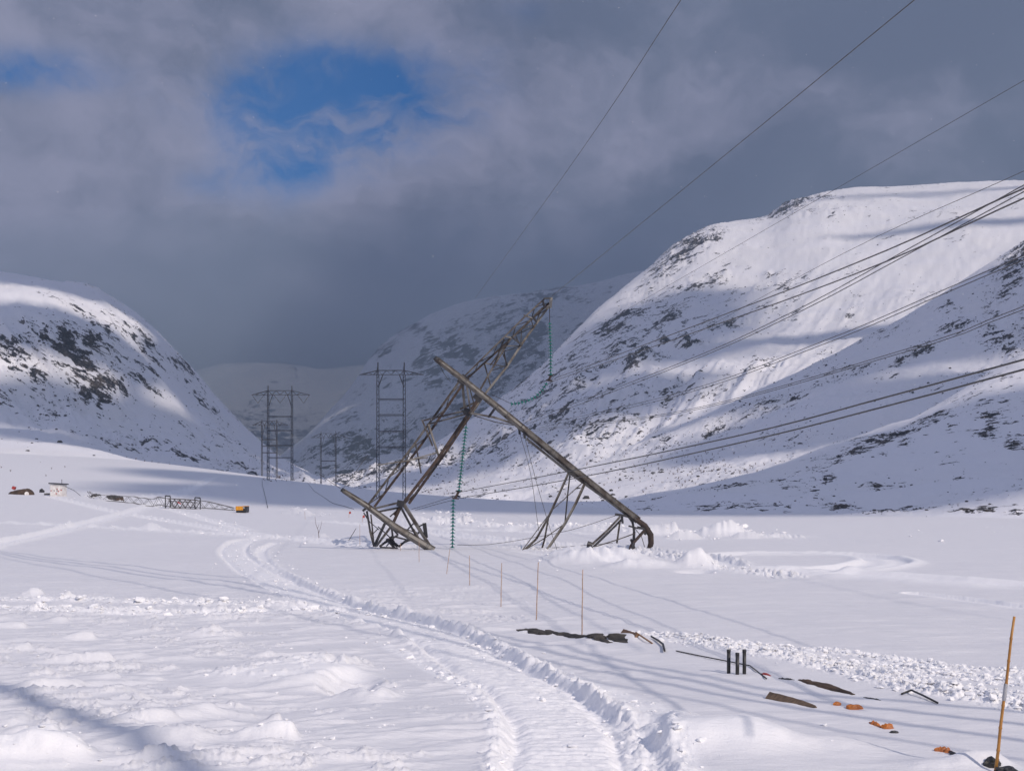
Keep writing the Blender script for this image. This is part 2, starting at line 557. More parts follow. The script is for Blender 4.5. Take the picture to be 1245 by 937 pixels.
TRACK = poly([(706, 1010), (697, 960), (690, 930), (683, 880), (645, 838), (590, 808), (525, 768), (470, 752), (405, 735), (340, 708),
              (298, 684), (284, 668), (300, 657), (345, 653)])
TRACK2 = poly([(792, 1000), (788, 930), (765, 890), (700, 850), (640, 815), (580, 780), (520, 758), (450, 742), (390, 722), (345, 700),
               (325, 684), (318, 670), (335, 660)])
THIN = [  # trails: points, half width, depth, edge height, roughness
    ([(-40, 634), (60, 638), (160, 643), (270, 650), (350, 655), (440, 664), (520, 668)], 1.5, .14, .26, 1.0),
    ([(60, 603), (140, 622), (210, 634), (270, 644), (330, 652)], 1.1, .18, .16, .6),
    ([(120, 606), (190, 616), (245, 630), (300, 645)], .9, .14, .14, .6),
    ([(160, 605), (200, 600), (240, 590), (270, 575), (330, 566)], 1.2, .2, .25, .6),
    ([(-40, 726), (60, 729), (160, 733), (260, 735), (360, 737), (470, 745)], .35, .10, .15, 1.3),
    ([(-40, 737), (60, 741), (160, 744), (250, 746), (330, 744), (420, 741)], .35, .10, .15, 1.3),
    ([(1300, 716), (1180, 709), (1080, 702), (980, 696), (890, 692), (850, 690)], 1.9, .12, .28, .0),
    ([(1300, 742), (1240, 737), (1180, 729), (1110, 721)], .5, .12, .10, .0),
    ([(620, 668), (680, 676), (760, 688), (840, 692)], .8, .12, .14, .3),
    ([(480, 640), (560, 652), (640, 660), (760, 668), (850, 680), (880, 690)], 1.6, .15, .2, 2.0),
    ([(380, 632), (480, 640), (600, 645), (700, 648), (900, 650)], 1.5, .1, .15, 1.6),
]
RING = poly([(960 + 118 * math.cos(a), 683.5 + 10.5 * math.sin(a)) for a in np.linspace(-2.6, 1.9, 26)])
THIN_L = [(poly(p), *r) for p, *r in THIN] + [(RING, 1.6, .12, .26, .0)]
CHUNKY = [  # rough snow thrown up: points, half width, height
    (poly([(800, 772), (870, 786), (960, 800), (1060, 822), (1130, 838), (1260, 858)]), .62, .13),
    (poly([(760, 770), (840, 779), (920, 787), (1040, 797), (1150, 812), (1260, 822)]), .38, .09),
    (poly([(1040, 806), (1120, 818), (1260, 836)]), .5, .09),
    (poly([(430, 745), (500, 752), (560, 770), (610, 790), (680, 822), (745, 846), (800, 872), (830, 940)]), .30, .012),
    (poly([(460, 780), (500, 800), (560, 836), (600, 875), (612, 940)]), .20, .02),
    (poly([(-20, 729), (90, 731), (200, 735), (330, 737)]), .30, .045),
    (poly([(-20, 741), (60, 743), (140, 745), (260, 746)]), .30, .045),
    (poly([(500, 632), (600, 640), (720, 640), (820, 648), (930, 652)]), 3.5, .5),
    (poly([(600, 665), (660, 668), (760, 672), (850, 684)]), 1.2, .22),
    (poly([(860, 690), (900, 694), (960, 701)]), .9, .22),
]


def drop(px, py, back, ahead, side, h, rot=0.0, wob=0.25, seed=1):
    """a drift: long tail on one side, blunt nose on the other"""
    X, Y = hit(px, py)
    return (X, Y, back, ahead, side, h, rot, wob, seed)


DROPS = [
    drop(378, 822, 3.0, 1.1, 1.6, .32, -.25), drop(408, 812, 1.6, .35, .9, .22, -.5), drop(455, 850, .9, .3, .5, .22, -1.1),
    drop(350, 902, .9, .16, .22, .30, 0), drop(338, 888, .3, .08, .09, .22, 0), drop(225, 905, 1.6, .4, .5, .22, .2),
    drop(200, 880, 1.2, .2, .3, .18, .3), drop(245, 871, 2.0, .3, .4, .16, .25), drop(145, 842, 2.4, .3, .5, .16, .2),
    drop(10, 925, 1.6, .8, .9, .3, 0), drop(60, 905, .7, .2, .25, .26, .1), drop(75, 925, .8, .5, .4, .34, .1), drop(30, 897, .5, .1, .2, .2, .1),
    drop(20, 880, 1.0, .3, .3, .15), drop(90, 835, 1.6, .25, .3, .12, .2),
    drop(128, 802, 1.5, .15, .22, .15), drop(160, 797, 1.8, .4, .3, .09), drop(25, 763, 1.6, .16, .25, .22), drop(110, 775, .7, .14, .2, .2),
    drop(75, 755, .8, .2, .3, .17), drop(32, 790, 1.4, .15, .25, .18), drop(45, 723, .7, .25, .35, .34), drop(50, 741, .5, .25, .3, .34),
    drop(80, 729, .5, .2, .25, .24), drop(185, 643, 2.2, 1.4, 1.0, .55), drop(140, 826, .7, .1, .15, .1), drop(190, 826, .8, .12, .2, .1),
    drop(270, 770, 3.0, .5, .5, .10, -.1), drop(205, 800, 3.5, 2.0, .35, .10, -.12), drop(328, 795, .6, .1, .2, .09, .4),
    drop(365, 800, .9, .2, .25, .12, .4),
    # right of the track
    drop(880, 905, 2.0, 1.2, 1.1, .42, -.15), drop(815, 885, .8, .8, .8, .20, -.4), drop(1000, 905, 1.6, .9, .6, .16), drop(1150, 928, .9, .6, .4, .14),
    drop(1200, 925, .5, .35, .35, .22), drop(700, 790, 2.0, 1.5, .5, .09), drop(755, 780, 1.1, .8, .45, .16, .1),
    # heaps round the fallen pylon
    drop(735, 684, 3.6, 3.2, 2.4, .9), drop(780, 690, 2.0, 2.0, 1.3, .5), drop(690, 682, 2.0, 1.5, 1.2, .5), drop(852, 690, 1.2, .9, 1.2, .75, .2),
    drop(842, 690, .8, .6, 1.0, .4, .4), drop(880, 652, 3.0, 2.6, 2.0, 1.3), drop(908, 654, 1.8, 1.4, 1.0, .7), drop(818, 650, 1.3, 1.0, 1.2, .8, .3),
    drop(835, 655, 2.6, 1.3, 1.0, .9), drop(790, 650, 3.0, 2.2, 1.5, .9), drop(730, 645, 3.2, 2.5, 1.6, .8), drop(360, 624, 2.6, 2.0, 2.0, 1.4),
    drop(395, 628, 1.9, 2.2, 1.6, .9), drop(372, 626, 1.3, 1.0, 1.2, .8), drop(540, 636, 2.6, 2.0, 1.6, 1.4), drop(505, 636, 3.0, 2.0, 1.6, 1.2),
    drop(565, 637, 1.2, 1.0, 1.2, 1.5), drop(590, 640, 1.8, 1.6, 1.3, .9), drop(620, 644, 1.5, 1.6, 1.3, .6), drop(480, 634, 2.0, 2.0, 1.3, 1.0),
    drop(455, 636, 2.0, 1.6, 1.3, .7), drop(392, 653, .8, .4, .5, .4), drop(106, 607, 2.0, 2.0, 1.4, 1.3), drop(125, 608, 1.5, 1.0, 1.2, 1.0),
    drop(340, 581, 4.0, 3.0, 1.6, .5), drop(500, 745, 1.0, .8, .8, .10),
    drop(540, 767, .22, .22, .2, .3), drop(484, 775, .22, .2, .2, .22),
]
rs_ = random.Random(3)
for _ in range(150):
    px, py = rs_.uniform(-30, 430), 755 + 180 * rs_.random() ** 0.8
    sc = rs_.uniform(.25, .9)
    DROPS.append(drop(px, py, 1.5 * sc, .10 * sc + .03, .16 * sc, .06 * sc + .01, rs_.uniform(-.1, .35), .4, rs_.randint(0, 99)))
PITS = [  # hollows: px, py, rx, ry, depth
    (425, 832, .55, 1.1, .30), (455, 845, .16, .5, .25), (404, 815, .18, .5, .16), (792, 888, .35, .8, .28), (845, 695, .9, .8, .35), (352, 905, .25, .3, .03),
    (345, 656, 1.4, .8, .14), (360, 868, 1.2, 1.0, .10)]
PITS_W = [(*hit(a, b), c, d, e) for a, b, c, d, e in PITS]


FRESHN = {}


def GH(x, y, keep=False):
    x = np.asarray(x, float); y = np.asarray(y, float)
    shp = x.shape; x = x.ravel(); y = y.ravel()
    z = H0(x, y).copy()
    r = np.hypot(x, y)
    near = r < 420
    X, Y = x[near], y[near]; rr = r[near]
    q = np.zeros(X.shape); fresh = np.zeros(X.shape)
    fade = 1 - smooth(200, 420, rr)
    q += fade * 0.22 * (fbm(X / 9, Y / 9, 3, 5) - .5)
    q += (1 - smooth(60, 120, rr)) * 0.05 * (fbm(X / 1.6, Y / 1.1, 4, 11) - .5)
    # wind-carved steps, running left to right, strongest in the left foreground
    left = smooth(4.0, -2.5, X - (Y - 18) * 0.02) * (1 - smooth(40, 62, Y))
    s_ = fbm((X + .35 * Y) / 2.2, (Y - .35 * X) / .55, 4, 23, .55)
    q += (0.02 + 0.15 * left) * np.maximum(s_ - .47, 0) * (1 - smooth(50, 90, rr)) * 1.7
    s2 = fbm((X + .2 * Y) / 5, (Y - .2 * X) / 1.2, 4, 31, .5)
    q += .11 * np.maximum(s2 - .5, 0) * (1 - smooth(100, 200, rr))
    nb = fbm((X + .3 * Y) / .9, (Y - .3 * X) / .30, 5, 131, .6, True)
    pt = smooth(.45, .62, fbm(X / 2.6, Y / 1.5, 3, 141))
    q += (.02 + .98 * left) * pt * .42 * np.maximum(nb - .66, 0) * (1 - smooth(50, 80, rr))
    for (cx, cy, bk, ah, sd_, h, rot, wob, seed) in DROPS:
        reach = max(bk, sd_, ah) * 2.4
        m = (np.abs(X - cx) < reach) & (np.abs(Y - cy) < reach)
        if not m.any(): continue
        dx, dy = X[m] - cx, Y[m] - cy
        c, s = math.cos(rot), math.sin(rot)
        u = dx * c + dy * s; v = -dx * s + dy * c
        n = fbm(dx / (sd_ * 1.2) + seed * 3.7, dy / (sd_ * 1.2) + seed, 4, seed)
        u = u + (n - .5) * sd_ * wob * 3; v = v + (n - .5) * sd_ * wob * 2
        e = np.where(u < 0, (u / bk) ** 2, (u / ah) ** 2) + (v / sd_) ** 2
        g = np.exp(-e * 1.3)
        if h > .45: g = g * (.72 + .56 * fbm(dx / .5 + seed, dy / .5, 4, seed + 3))
        q[m] += h * g
        if h > .25: fresh[m] = np.maximum(fresh[m], np.clip(g * 1.4 - .2, 0, .8))
    for (cx, cy, ax, ay, dp) in PITS_W:
        m = (np.abs(X - cx) < 3 * ax) & (np.abs(Y - cy) < 3 * ay)
        e = ((X[m] - cx) / ax) ** 2 + ((Y[m] - cy) / ay) ** 2
        q[m] -= dp * np.exp(-e ** 2)
    # the packed vehicle track
    rough = fbm(X * 5.5, Y * 5.5, 4, 77, .6) - .5
    rough2 = fbm(X * 1.6, Y * 1.6, 4, 78, .6) - .5
    for (L, half, dp, bm_, second) in ((TRACK2, .30, .12, .02, True), (TRACK, 1.0, .07, .03, False)):
        d, s, tot = sdist(L, X, Y, 3.0)
        a = np.abs(d) + rough * .08 + rough2 * .05
        inn = 1 - smooth(half - .16, half + .16, a)
        lin = inn * -dp
        if not second:
            rut = np.exp(-((np.abs(d) - half + .14 + rough2 * .2) / .16) ** 2)
            lin -= rut * (.10 + .12 * rough2)
            bars = np.sin(s * 2 * np.pi / .26 + rough2 * 5 + d * .8)
            lin += inn * (.030 * bars * (.7 + rough2) + .05 * rough)
        else:
            lin += inn * .10 * rough
        out_b = np.exp(-((a - half - .22) / .17) ** 2)
        lin += out_b * (bm_ + .20 * np.maximum(rough, -.1) + .06 * rough2)
        w_ = np.where(np.abs(d) < 100, 1.0, 0.0) * np.clip(s / 3 + .3, 0, 1)
        near_keep = q * (1 - .8 * inn * w_)
        q = near_keep + lin * w_
        fresh = np.maximum(fresh, w_ * (1 - smooth(half, half + .5, a)) * .9)
    for (L, half, dp, eh, rg) in THIN_L:
        d, s, tot = sdist(L, X, Y, half * 3 + 2)
        a = np.abs(d) + rough2 * min(half * .5, .10)
        k = smooth(0, 4, s) * smooth(0, 4, tot - s) if tot > 10 else 1.0
        wv = np.where(np.abs(d) < 100, 1.0, 0.0) * k
        inn = 1 - smooth(half * .7, half, a)
        mid = np.exp(-(d / (half * .3)) ** 2)
        ed = np.exp(-((a - half * 1.05) / (half * .28 + .05)) ** 2)
        sz = fbm(X / max(half, .3), Y / max(half, .3), 3, 91) - .35
        fresh = np.maximum(fresh, wv * np.clip(np.maximum(inn, ed), 0, 1))
        q += wv * (-dp * inn + dp * .6 * mid + ed * eh * (.6 + rg * (np.maximum(sz, -.2) * .5 + 1.6 * np.maximum(rough, -.1))))
    for (L, half, h) in CHUNKY:
        d, s, tot = sdist(L, X, Y, half * 3)
        a = np.abs(d) / half
        k = np.where(np.abs(d) < 100, 1.0, 0.0) * np.exp(-(a * .9) ** 4) * np.clip(s / 2, 0, 1)
        sc = max(.2, half * .33)
        c1 = fbm(X / sc, Y / sc, 4, 55, .62, True)
        fresh = np.maximum(fresh, np.clip(k * 1.3, 0, 1) * np.clip(.5 + 2.5 * (c1 - .45), 0, 1))
        q += k * h * 2.8 * np.maximum(c1 - .52, -.08)
    z[near] += q
    if keep:
        fa = np.zeros(z.shape); fa[near] = fresh; FRESHN['v'] = fa
    return z.reshape(shp)


# ------------------------------------------------------------------ the snow-covered ground: one sheet
cols_px = np.concatenate([np.linspace(-500, -70, 40, endpoint=False), np.arange(-50, 1296, 1.65), np.linspace(1340, 1900, 40)])
th_c = np.arctan((cols_px - CX) / F)
th_all = np.concatenate([th_c, np.linspace(th_c[-1], th_c[0] + 2 * np.pi, 70)[1:-1]])
pys = []
p = 1010.0
while p > 617:
    pys.append(p); p -= 0.95 if p > 860 else (0.72 if p > 800 else (0.52 if p > 650 else 0.7))
rad = np.concatenate([np.linspace(0.6, 13.6, 26), 5880 / (np.array(pys) - 600), np.geomspace(351, 1500, 110), np.geomspace(1560, 7000, 24)])
rad = np.sort(rad)
TH, RR = np.meshgrid(th_all, rad)
# in view, rings are rows of equal depth rather than equal radius
ctf = np.where(np.abs(TH) < 0.75, 1 / np.maximum(np.cos(TH), .73), 1 / math.cos(.75))
RR = RR * np.minimum(ctf, 1.37)
GX, GY = RR * np.sin(TH), RR * np.cos(TH)
GZZ = GH(GX, GY, True)
nr, nc = GX.shape
V = np.stack([GX.ravel(), GY.ravel(), GZZ.ravel()], 1)
i0 = (np.arange(nr - 1)[:, None] * nc + np.arange(nc)[None, :])
i1 = (np.arange(nr - 1)[:, None] * nc + (np.arange(nc)[None, :] + 1) % nc)
Fq = np.stack([i0, i0 + nc, i1 + nc, i1], -1).reshape(-1, 4)
V = np.vstack([V, [[0, 0, float(H0(0.0, 0.1))]]])
me = np_mesh('snowfield', V, Fq[:, ::-1])
at_ = me.attributes.new('fresh', 'FLOAT', 'POINT')
at_.data.foreach_set('value', np.append(FRESHN['v'], 0).astype(np.float32))
ground = link('snowfield', me, M_SNOW, kind='structure')
capm = MB(); capm.v = [Vector(V[-1])] + [Vector(v) for v in V[:nc]]
capm.f = [(0, 1 + (i + 1) % nc, 1 + i) for i in range(nc)]
capo = capm.build('snowfield_knoll', M_SNOW, None, True, kind='structure')


def gz(x, y): return float(GH(np.array([x]), np.array([y]))[0])


def on(px, py, sink=0.0):
    x, y = hit(px, py)
    # refine against the detailed ground
    return Vector((x, y, gz(x, y) - sink))


# ------------------------------------------------------------------ mountains
def blob(PX, PY, lst):
    s = np.zeros_like(PX)
    for (px, py, rx, ry, k, *a) in lst:
        an = a[0] if a else 0
        c, si = math.cos(an), math.sin(an)
        u = ((PX - px) * c + (PY - py) * si) / rx; v = (-(PX - px) * si + (PY - py) * c) / ry
        s = np.maximum(s, k * np.exp(-(u * u + v * v)))
    return s


HILLS = {}


def loft(name, rows, p0, p1, nu, nv, amp, size, mat, rocks, base_rock=0.0, slope_rock=0.0, seed=0, jag=0.0, slant=0.0, gw=30, ga=0.0):
    """rows: foot -> ridge -> back, each a list of (px, py, distance)"""
    U = np.concatenate([np.arange(p0, max(-24, p0), 9.0), np.arange(max(-24, p0), min(p1, 1270), 1.75), np.arange(min(p1, 1270), p1 + 9, 9.0)])
    nu = len(U); nv = int(nv * .85)
    K = len(rows)
    pyr = np.array([np.interp(U, [a[0] for a in r], [a[1] for a in r]) for r in rows])
    yr = np.array([np.interp(U, [a[0] for a in r], [a[2] for a in r]) for r in rows])
    for A in (pyr, yr):     # round off corners along the row
        k = 4
        ker = np.ones(2 * k + 1) / (2 * k + 1)
        for i in range(K):
            A[i] = np.convolve(np.pad(A[i], k, mode='edge'), ker, 'valid')
    X = (U - CX) / F * yr; Z = EYE + (HY - pyr) / F * yr
    # arc parameter: equal share of picture height per row, the hidden back coarse
    seg = [max(4, int(nv * np.mean(np.abs(pyr[i + 1] - pyr[i])) / max(1, np.mean(pyr[0] - pyr[K - 2])))) for i in range(K - 2)] + [14]
    vv = np.concatenate([np.linspace(i, i + 1, n_, endpoint=False) for i, n_ in enumerate(seg)] + [[K - 1]])
    def ip(A):
        out_ = np.empty((len(vv), nu))
        for j in range(len(vv)):
            i = min(int(vv[j]), K - 2); f = vv[j] - i
            a0 = A[max(i - 1, 0)]; a1 = A[i]; a2 = A[i + 1]; a3 = A[min(i + 2, K - 1)]
            d = a2 - a1
            m1 = np.where((a1 - a0) * d > 0, 2 * (a1 - a0) * d / (a2 - a0 + 1e-12 * np.sign(d + 1e-9)), 0) if i > 0 else d
            m2 = np.where((a3 - a2) * d > 0, 2 * (a3 - a2) * d / (a3 - a1 + 1e-12 * np.sign(d + 1e-9)), 0) if i + 2 < K else d
            out_[j] = a1 * (2 * f ** 3 - 3 * f ** 2 + 1) + m1 * (f ** 3 - 2 * f ** 2 + f) + a2 * (3 * f ** 2 - 2 * f ** 3) + m2 * (f ** 3 - f ** 2)
        return out_
    YY, ZZ = ip(yr), ip(Z)
    XX = (U[None, :] - CX) / F * YY
    PYY = HY - (ZZ - EYE) / YY * F; PXX = np.broadcast_to(U, YY.shape)
    v01 = vv[:, None] / (K - 2)
    env = smooth(0, .25, v01) * (0.35 + .65 * (1 - smooth(.8, 1.0, v01)) + .5 * smooth(1.0, 1.2, v01))
    n = fbm(XX / size, YY / size, 7, seed, .5) - .5
    nrg = fbm(XX / size * 1.7 + 5, YY / size * 1.7, 6, seed + 40, .55, True) - .6
    rk = np.clip(blob(PXX, PYY, rocks), 0, 1)
    gul = fbm((PXX + slant * PYY) / gw + 1.5 * n, PYY / (gw * 5) + 3 * n, 5, seed + 60, .55, True) - .6
    ZZ = ZZ + env * amp * (n * 1.2 + nrg * .5) + env * smooth(.12, .4, v01) * (1 - smooth(.6, .9, v01)) * gul * ga * (.12 + np.clip(rk * 1.3, 0, .9))
    nj = fbm(XX / (size * .08), ZZ / (size * .05) + YY / (size * .08), 5, seed + 9, .6, True) - .5
    ZZ = ZZ + jag * (rk + .12) * nj
    # steepness
    gzv = np.abs(np.gradient(ZZ, axis=0)) / (np.hypot(np.gradient(XX, axis=0), np.gradient(YY, axis=0)) + 1e-3)
    st = smooth(.45, 1.1, gzv)
    patch = fbm(PXX / 40, PYY / 22, 4, seed + 70) - .5
    rock = np.clip((base_rock + slope_rock * st) * 2.6 * smooth(-.02, .22, patch) + base_rock * .25 + rk, 0, 1)
    nr_, nc_ = YY.shape
    Vm = np.stack([XX.ravel(), YY.ravel(), ZZ.ravel()], 1)
    ii = (np.arange(nr_ - 1)[:, None] * nc_ + np.arange(nc_ - 1)[None, :])
    Fm = np.stack([ii, ii + 1, ii + nc_ + 1, ii + nc_], -1).reshape(-1, 4)
    me_ = np_mesh(name, Vm, Fm)
    at = me_.attributes.new('rock', 'FLOAT', 'POINT')
    at.data.foreach_set('value', rock.ravel().astype(np.float32))
    HILLS[name] = (PXX, PYY, XX, YY, ZZ, rock, K, vv)
    return link(name, me_, mat, kind='structure')


def back(r, dpy=70, dy=700): return [(a, b + dpy, c + dy) for a, b, c in r]


r_ridge = [(-500, 300, 1300), (0, 334, 1300), (30, 340, 1300), (60, 346, 1300), (100, 347, 1280), (118, 352, 1250), (140, 363, 1200), (165, 380, 1180),
           (190, 404, 1150), (210, 425, 1150), (240, 458, 1150), (270, 492, 1150), (300, 522, 1150), (330, 548, 1150), (360, 566, 1150),
           (400, 586, 1150), (470, 612, 1150)]
loft('left_mountain', [
    [(-500, 570, 480), (0, 566, 500), (120, 575, 500), (240, 590, 540), (340, 604, 600), (470, 625, 700)],
    [(-500, 520, 700), (0, 500, 740), (80, 512, 760), (150, 535, 780), (240, 556, 800), (340, 582, 830), (470, 618, 900)],
    [(-500, 420, 790), (0, 408, 800), (60, 410, 810), (130, 425, 850), (200, 470, 900), (260, 516, 940), (330, 564, 980), (470, 615, 1000)],
    r_ridge, back(r_ridge)], -500, 470, 560, 230, 26, 190, mountain_mat('left_mountain_rock_and_snow', 17, -.55), [
    (20, 425, 45, 22, .62, .5), (75, 425, 55, 28, .85, .3), (110, 440, 32, 35, 1.0, .9), (125, 480, 22, 38, 1.0, 1.0), (45, 455, 30, 14, .6, .7), (60, 490, 60, 14, .42, .35),
    (85, 487, 14, 6, .8, .3), (170, 420, 45, 14, .55, .9), (175, 455, 40, 14, .55, .9), (225, 450, 30, 16, .55, .9), (240, 480, 35, 8, .6, .7), (130, 400, 40, 16, .5, .4),
    (95, 347, 26, 4, .9), (140, 510, 22, 6, .55, .6), (290, 500, 22, 6, .7, .75), (250, 565, 160, 9, .42, .22), (190, 545, 25, 5, .45, .1), (250, 530, 60, 14, .25, .5)],
    base_rock=.035, slope_rock=.04, seed=3, jag=13, slant=-.7, gw=26, ga=26)

r2 = [(360, 590, 1500), (420, 580, 1500), (470, 568, 1550), (510, 552, 1550), (545, 535, 1550), (590, 505, 1550), (630, 478, 1600), (660, 452, 1650), (700, 412, 1700),
      (730, 382, 1750), (760, 357, 1800), (790, 336, 1850), (820, 308, 1900), (845, 293, 1900), (865, 283, 1950), (890, 279, 2050), (932, 275, 2100), (942, 269, 2130), (962, 257, 2150),
      (1000, 245, 2200), (1040, 239, 2300), (1130, 236, 2300), (1245, 232, 2300), (1900, 200, 2300)]
loft('right_mountain', [
    [(360, 606, 900), (500, 604, 800), (560, 603, 700), (700, 618, 520), (850, 626, 480), (1245, 632, 450), (1900, 630, 450)],
    [(360, 598, 1100), (450, 590, 1000), (560, 576, 950), (640, 560, 850), (700, 545, 800), (850, 540, 720), (1245, 510, 700), (1900, 480, 700)],
    [(360, 594, 1300), (450, 580, 1250), (520, 560, 1250), (580, 532, 1250), (640, 492, 1250), (700, 445, 1250), (760, 410, 1280), (850, 385, 1280), (1000, 365, 1250), (1245, 350, 1200), (1900, 330, 1200)],
    r2, back(r2, 90, 900)], 360, 1900, 860, 300, 26, 300, mountain_mat('right_mountain_rock_and_snow', 18, .55), [
    (830, 305, 55, 14, .82, -.75), (860, 290, 25, 10, .8, -.3), (800, 335, 40, 10, .5, -.7), (960, 252, 30, 8, .95, -.35), (1000, 240, 30, 5, .4), (850, 340, 50, 8, .45, -.3), (845, 345, 22, 5, .75, -.3),
    (760, 385, 45, 18, .55, -.7), (740, 400, 20, 12, .75, -.7), (700, 440, 30, 14, .42, -.9), (780, 440, 28, 10, .95, -.4), (770, 452, 22, 7, .9, -.7), (840, 412, 30, 5, .75), (805, 413, 14, 4, .85), (745, 430, 16, 6, .75, -.7),
    (650, 490, 60, 20, .45, -.9), (600, 540, 60, 14, .38, -.6), (560, 548, 40, 6, .6, -.3), (500, 566, 60, 6, .75, -.18), (450, 578, 50, 5, .75, -.18), (590, 545, 14, 6, .5), (700, 520, 90, 25, .30, -.4), (1000, 260, 60, 8, .25), (960, 340, 90, 8, .28, -.2), (940, 330, 14, 3, .6),
    (760, 500, 120, 30, .34, -.3), (700, 470, 60, 16, .5, -.8), (735, 445, 26, 7, .8, -.8), (690, 500, 24, 6, .7, -.7), (655, 505, 18, 6, .75, -.8), (815, 380, 20, 5, .7, -.5), (610, 530, 22, 6, .7, -.6), (780, 400, 60, 14, .45, -.6), (720, 500, 70, 14, .45, -.6), (660, 520, 60, 10, .5, -.5), (900, 380, 60, 8, .4, -.3), (820, 470, 50, 6, .45, -.5), (620, 470, 30, 20, .5, -.8), (880, 470, 90, 12, .30, -.4), (1050, 430, 60, 6, .2, -.4)],
    base_rock=.07, slope_rock=.16, seed=8, jag=17, slant=1.0, gw=30, ga=38)

r1 = [(560, 604, 900), (620, 596, 900), (700, 575, 880), (800, 535, 870), (900, 486, 870), (1000, 437, 870), (1080, 398, 870), (1130, 370, 880), (1190, 335, 900), (1245, 297, 920),
      (1400, 190, 950), (1900, 100, 1000)]
loft('near_right_hill', [
    [(560, 618, 470), (740, 622, 420), (1245, 628, 400), (1900, 630, 400)],
    [(560, 611, 600), (740, 596, 600), (900, 560, 600), (1000, 535, 600), (1245, 460, 620), (1900, 380, 620)],
    r1, back(r1, 60, 300)], 560, 1900, 760, 240, 15, 110, mountain_mat('near_right_hill_rock_and_snow', 9, .5), [
    (1105, 437, 30, 9, .85, -.6), (1095, 443, 12, 8, .95, -.6), (1125, 425, 16, 6, .7, -.5), (1235, 320, 45, 14, .75, -.8), (1225, 345, 40, 12, .62, -.8), (1215, 422, 10, 5, .9, -.4), (1240, 410, 40, 22, .5, -.5), (1200, 400, 12, 5, .6, -.8),
    (940, 490, 80, 12, .42, -.42), (880, 520, 60, 9, .35, -.4), (1000, 465, 60, 7, .4, -.45), (925, 498, 16, 5, .8, -.5), (965, 486, 9, 4, .8, -.4), (1070, 400, 40, 6, .35, -.4), (760, 560, 90, 10, .25, -.3), (1150, 400, 60, 8, .35, -.5),
    (1130, 480, 40, 5, .3, -.4), (1290, 400, 60, 80, .45)],
    base_rock=.08, slope_rock=.10, seed=15, jag=8, slant=1.2, gw=34, ga=12)

r0 = [(680, 616, 400), (740, 608, 400), (850, 589, 400), (920, 574, 405), (960, 562, 410), (1000, 549, 420), (1060, 530, 430), (1110, 512, 440), (1150, 487, 445), (1200, 455, 450), (1245, 428, 460),
      (1900, 250, 500)]
loft('near_right_knoll', [
    [(680, 626, 265), (800, 629, 235), (1245, 640, 185), (1900, 645, 180)],
    [(680, 622, 320), (850, 611, 305), (1000, 597, 300), (1245, 570, 295), (1900, 500, 290)],
    r0, back(r0, 30, 160)], 680, 1900, 700, 170, 6.5, 60, mountain_mat('near_right_knoll_rock_and_snow', 6.0, .12), [
    (1100, 530, 60, 6, .75, -.35), (1060, 542, 40, 5, .85, -.3), (1030, 556, 30, 5, .8, -.15), (1100, 545, 10, 9, .85), (1145, 507, 16, 4, .9, -.2), (1130, 512, 26, 4, .7, -.35), (1200, 508, 16, 5, 1.0), (1203, 518, 10, 9, .85), (1195, 528, 12, 4, .8),
    (1230, 541, 10, 8, .75), (1060, 589, 16, 4, 1.0), (1010, 583, 12, 4, .6, -.4), (1020, 613, 45, 2.5, .9), (1100, 614, 55, 2.8, .9), (1080, 623, 30, 3, .75), (1180, 622, 30, 2, .7), (1235, 623, 16, 2.5, .8),
    (1240, 610, 30, 3, .4), (870, 598, 60, 4, .6, -.12), (800, 608, 50, 3, .6, -.1), (1075, 558, 9, 4, .7), (960, 578, 50, 5, .4, -.3), (900, 618, 60, 3, .55), (800, 623, 50, 2.5, .5), (1180, 602, 40, 3, .3), (1120, 585, 80, 8, .22)],
    base_rock=.10, slope_rock=.0, seed=21, jag=2.2, slant=1.2, gw=50, ga=2.5)

r3 = [(200, 612, 2900), (290, 592, 2900), (330, 568, 2900), (370, 537, 2950), (406, 498, 3000), (430, 470, 3050), (445, 448, 3100), (456, 433, 3100), (480, 410, 3100), (520, 384, 3100), (560, 368, 3100),
      (600, 360, 3150), (640, 356, 3200), (700, 350, 3300), (740, 343, 3300), (780, 335, 3300), (1100, 300, 3300)]
loft('far_middle_mountain', [
    [(200, 618, 2200), (380, 608, 2200), (600, 600, 2200), (1100, 600, 2300)],
    [(200, 614, 2500), (320, 590, 2450), (380, 570, 2450), (430, 548, 2500), (500, 510, 2600), (600, 470, 2700), (1100, 450, 2800)],
    r3, back(r3, 90, 900)], 200, 1100, 460, 220, 80, 420, mountain_mat('far_middle_mountain_rock_and_snow', 34, .5), [
    (600, 385, 80, 22, .5, -.3), (560, 390, 50, 14, .5, -.5), (640, 400, 60, 25, .45, -.3), (620, 450, 70, 35, .55, -.6), (560, 470, 60, 22, .45, -.6), (470, 420, 26, 10, .5, -.8), (470, 540, 90, 25, .55, -.6), (400, 560, 60, 18, .6, -.4), (420, 520, 40, 14, .3, -.8)],
    base_rock=.20, slope_rock=.22, seed=33, jag=30, slant=.8, gw=26, ga=70)

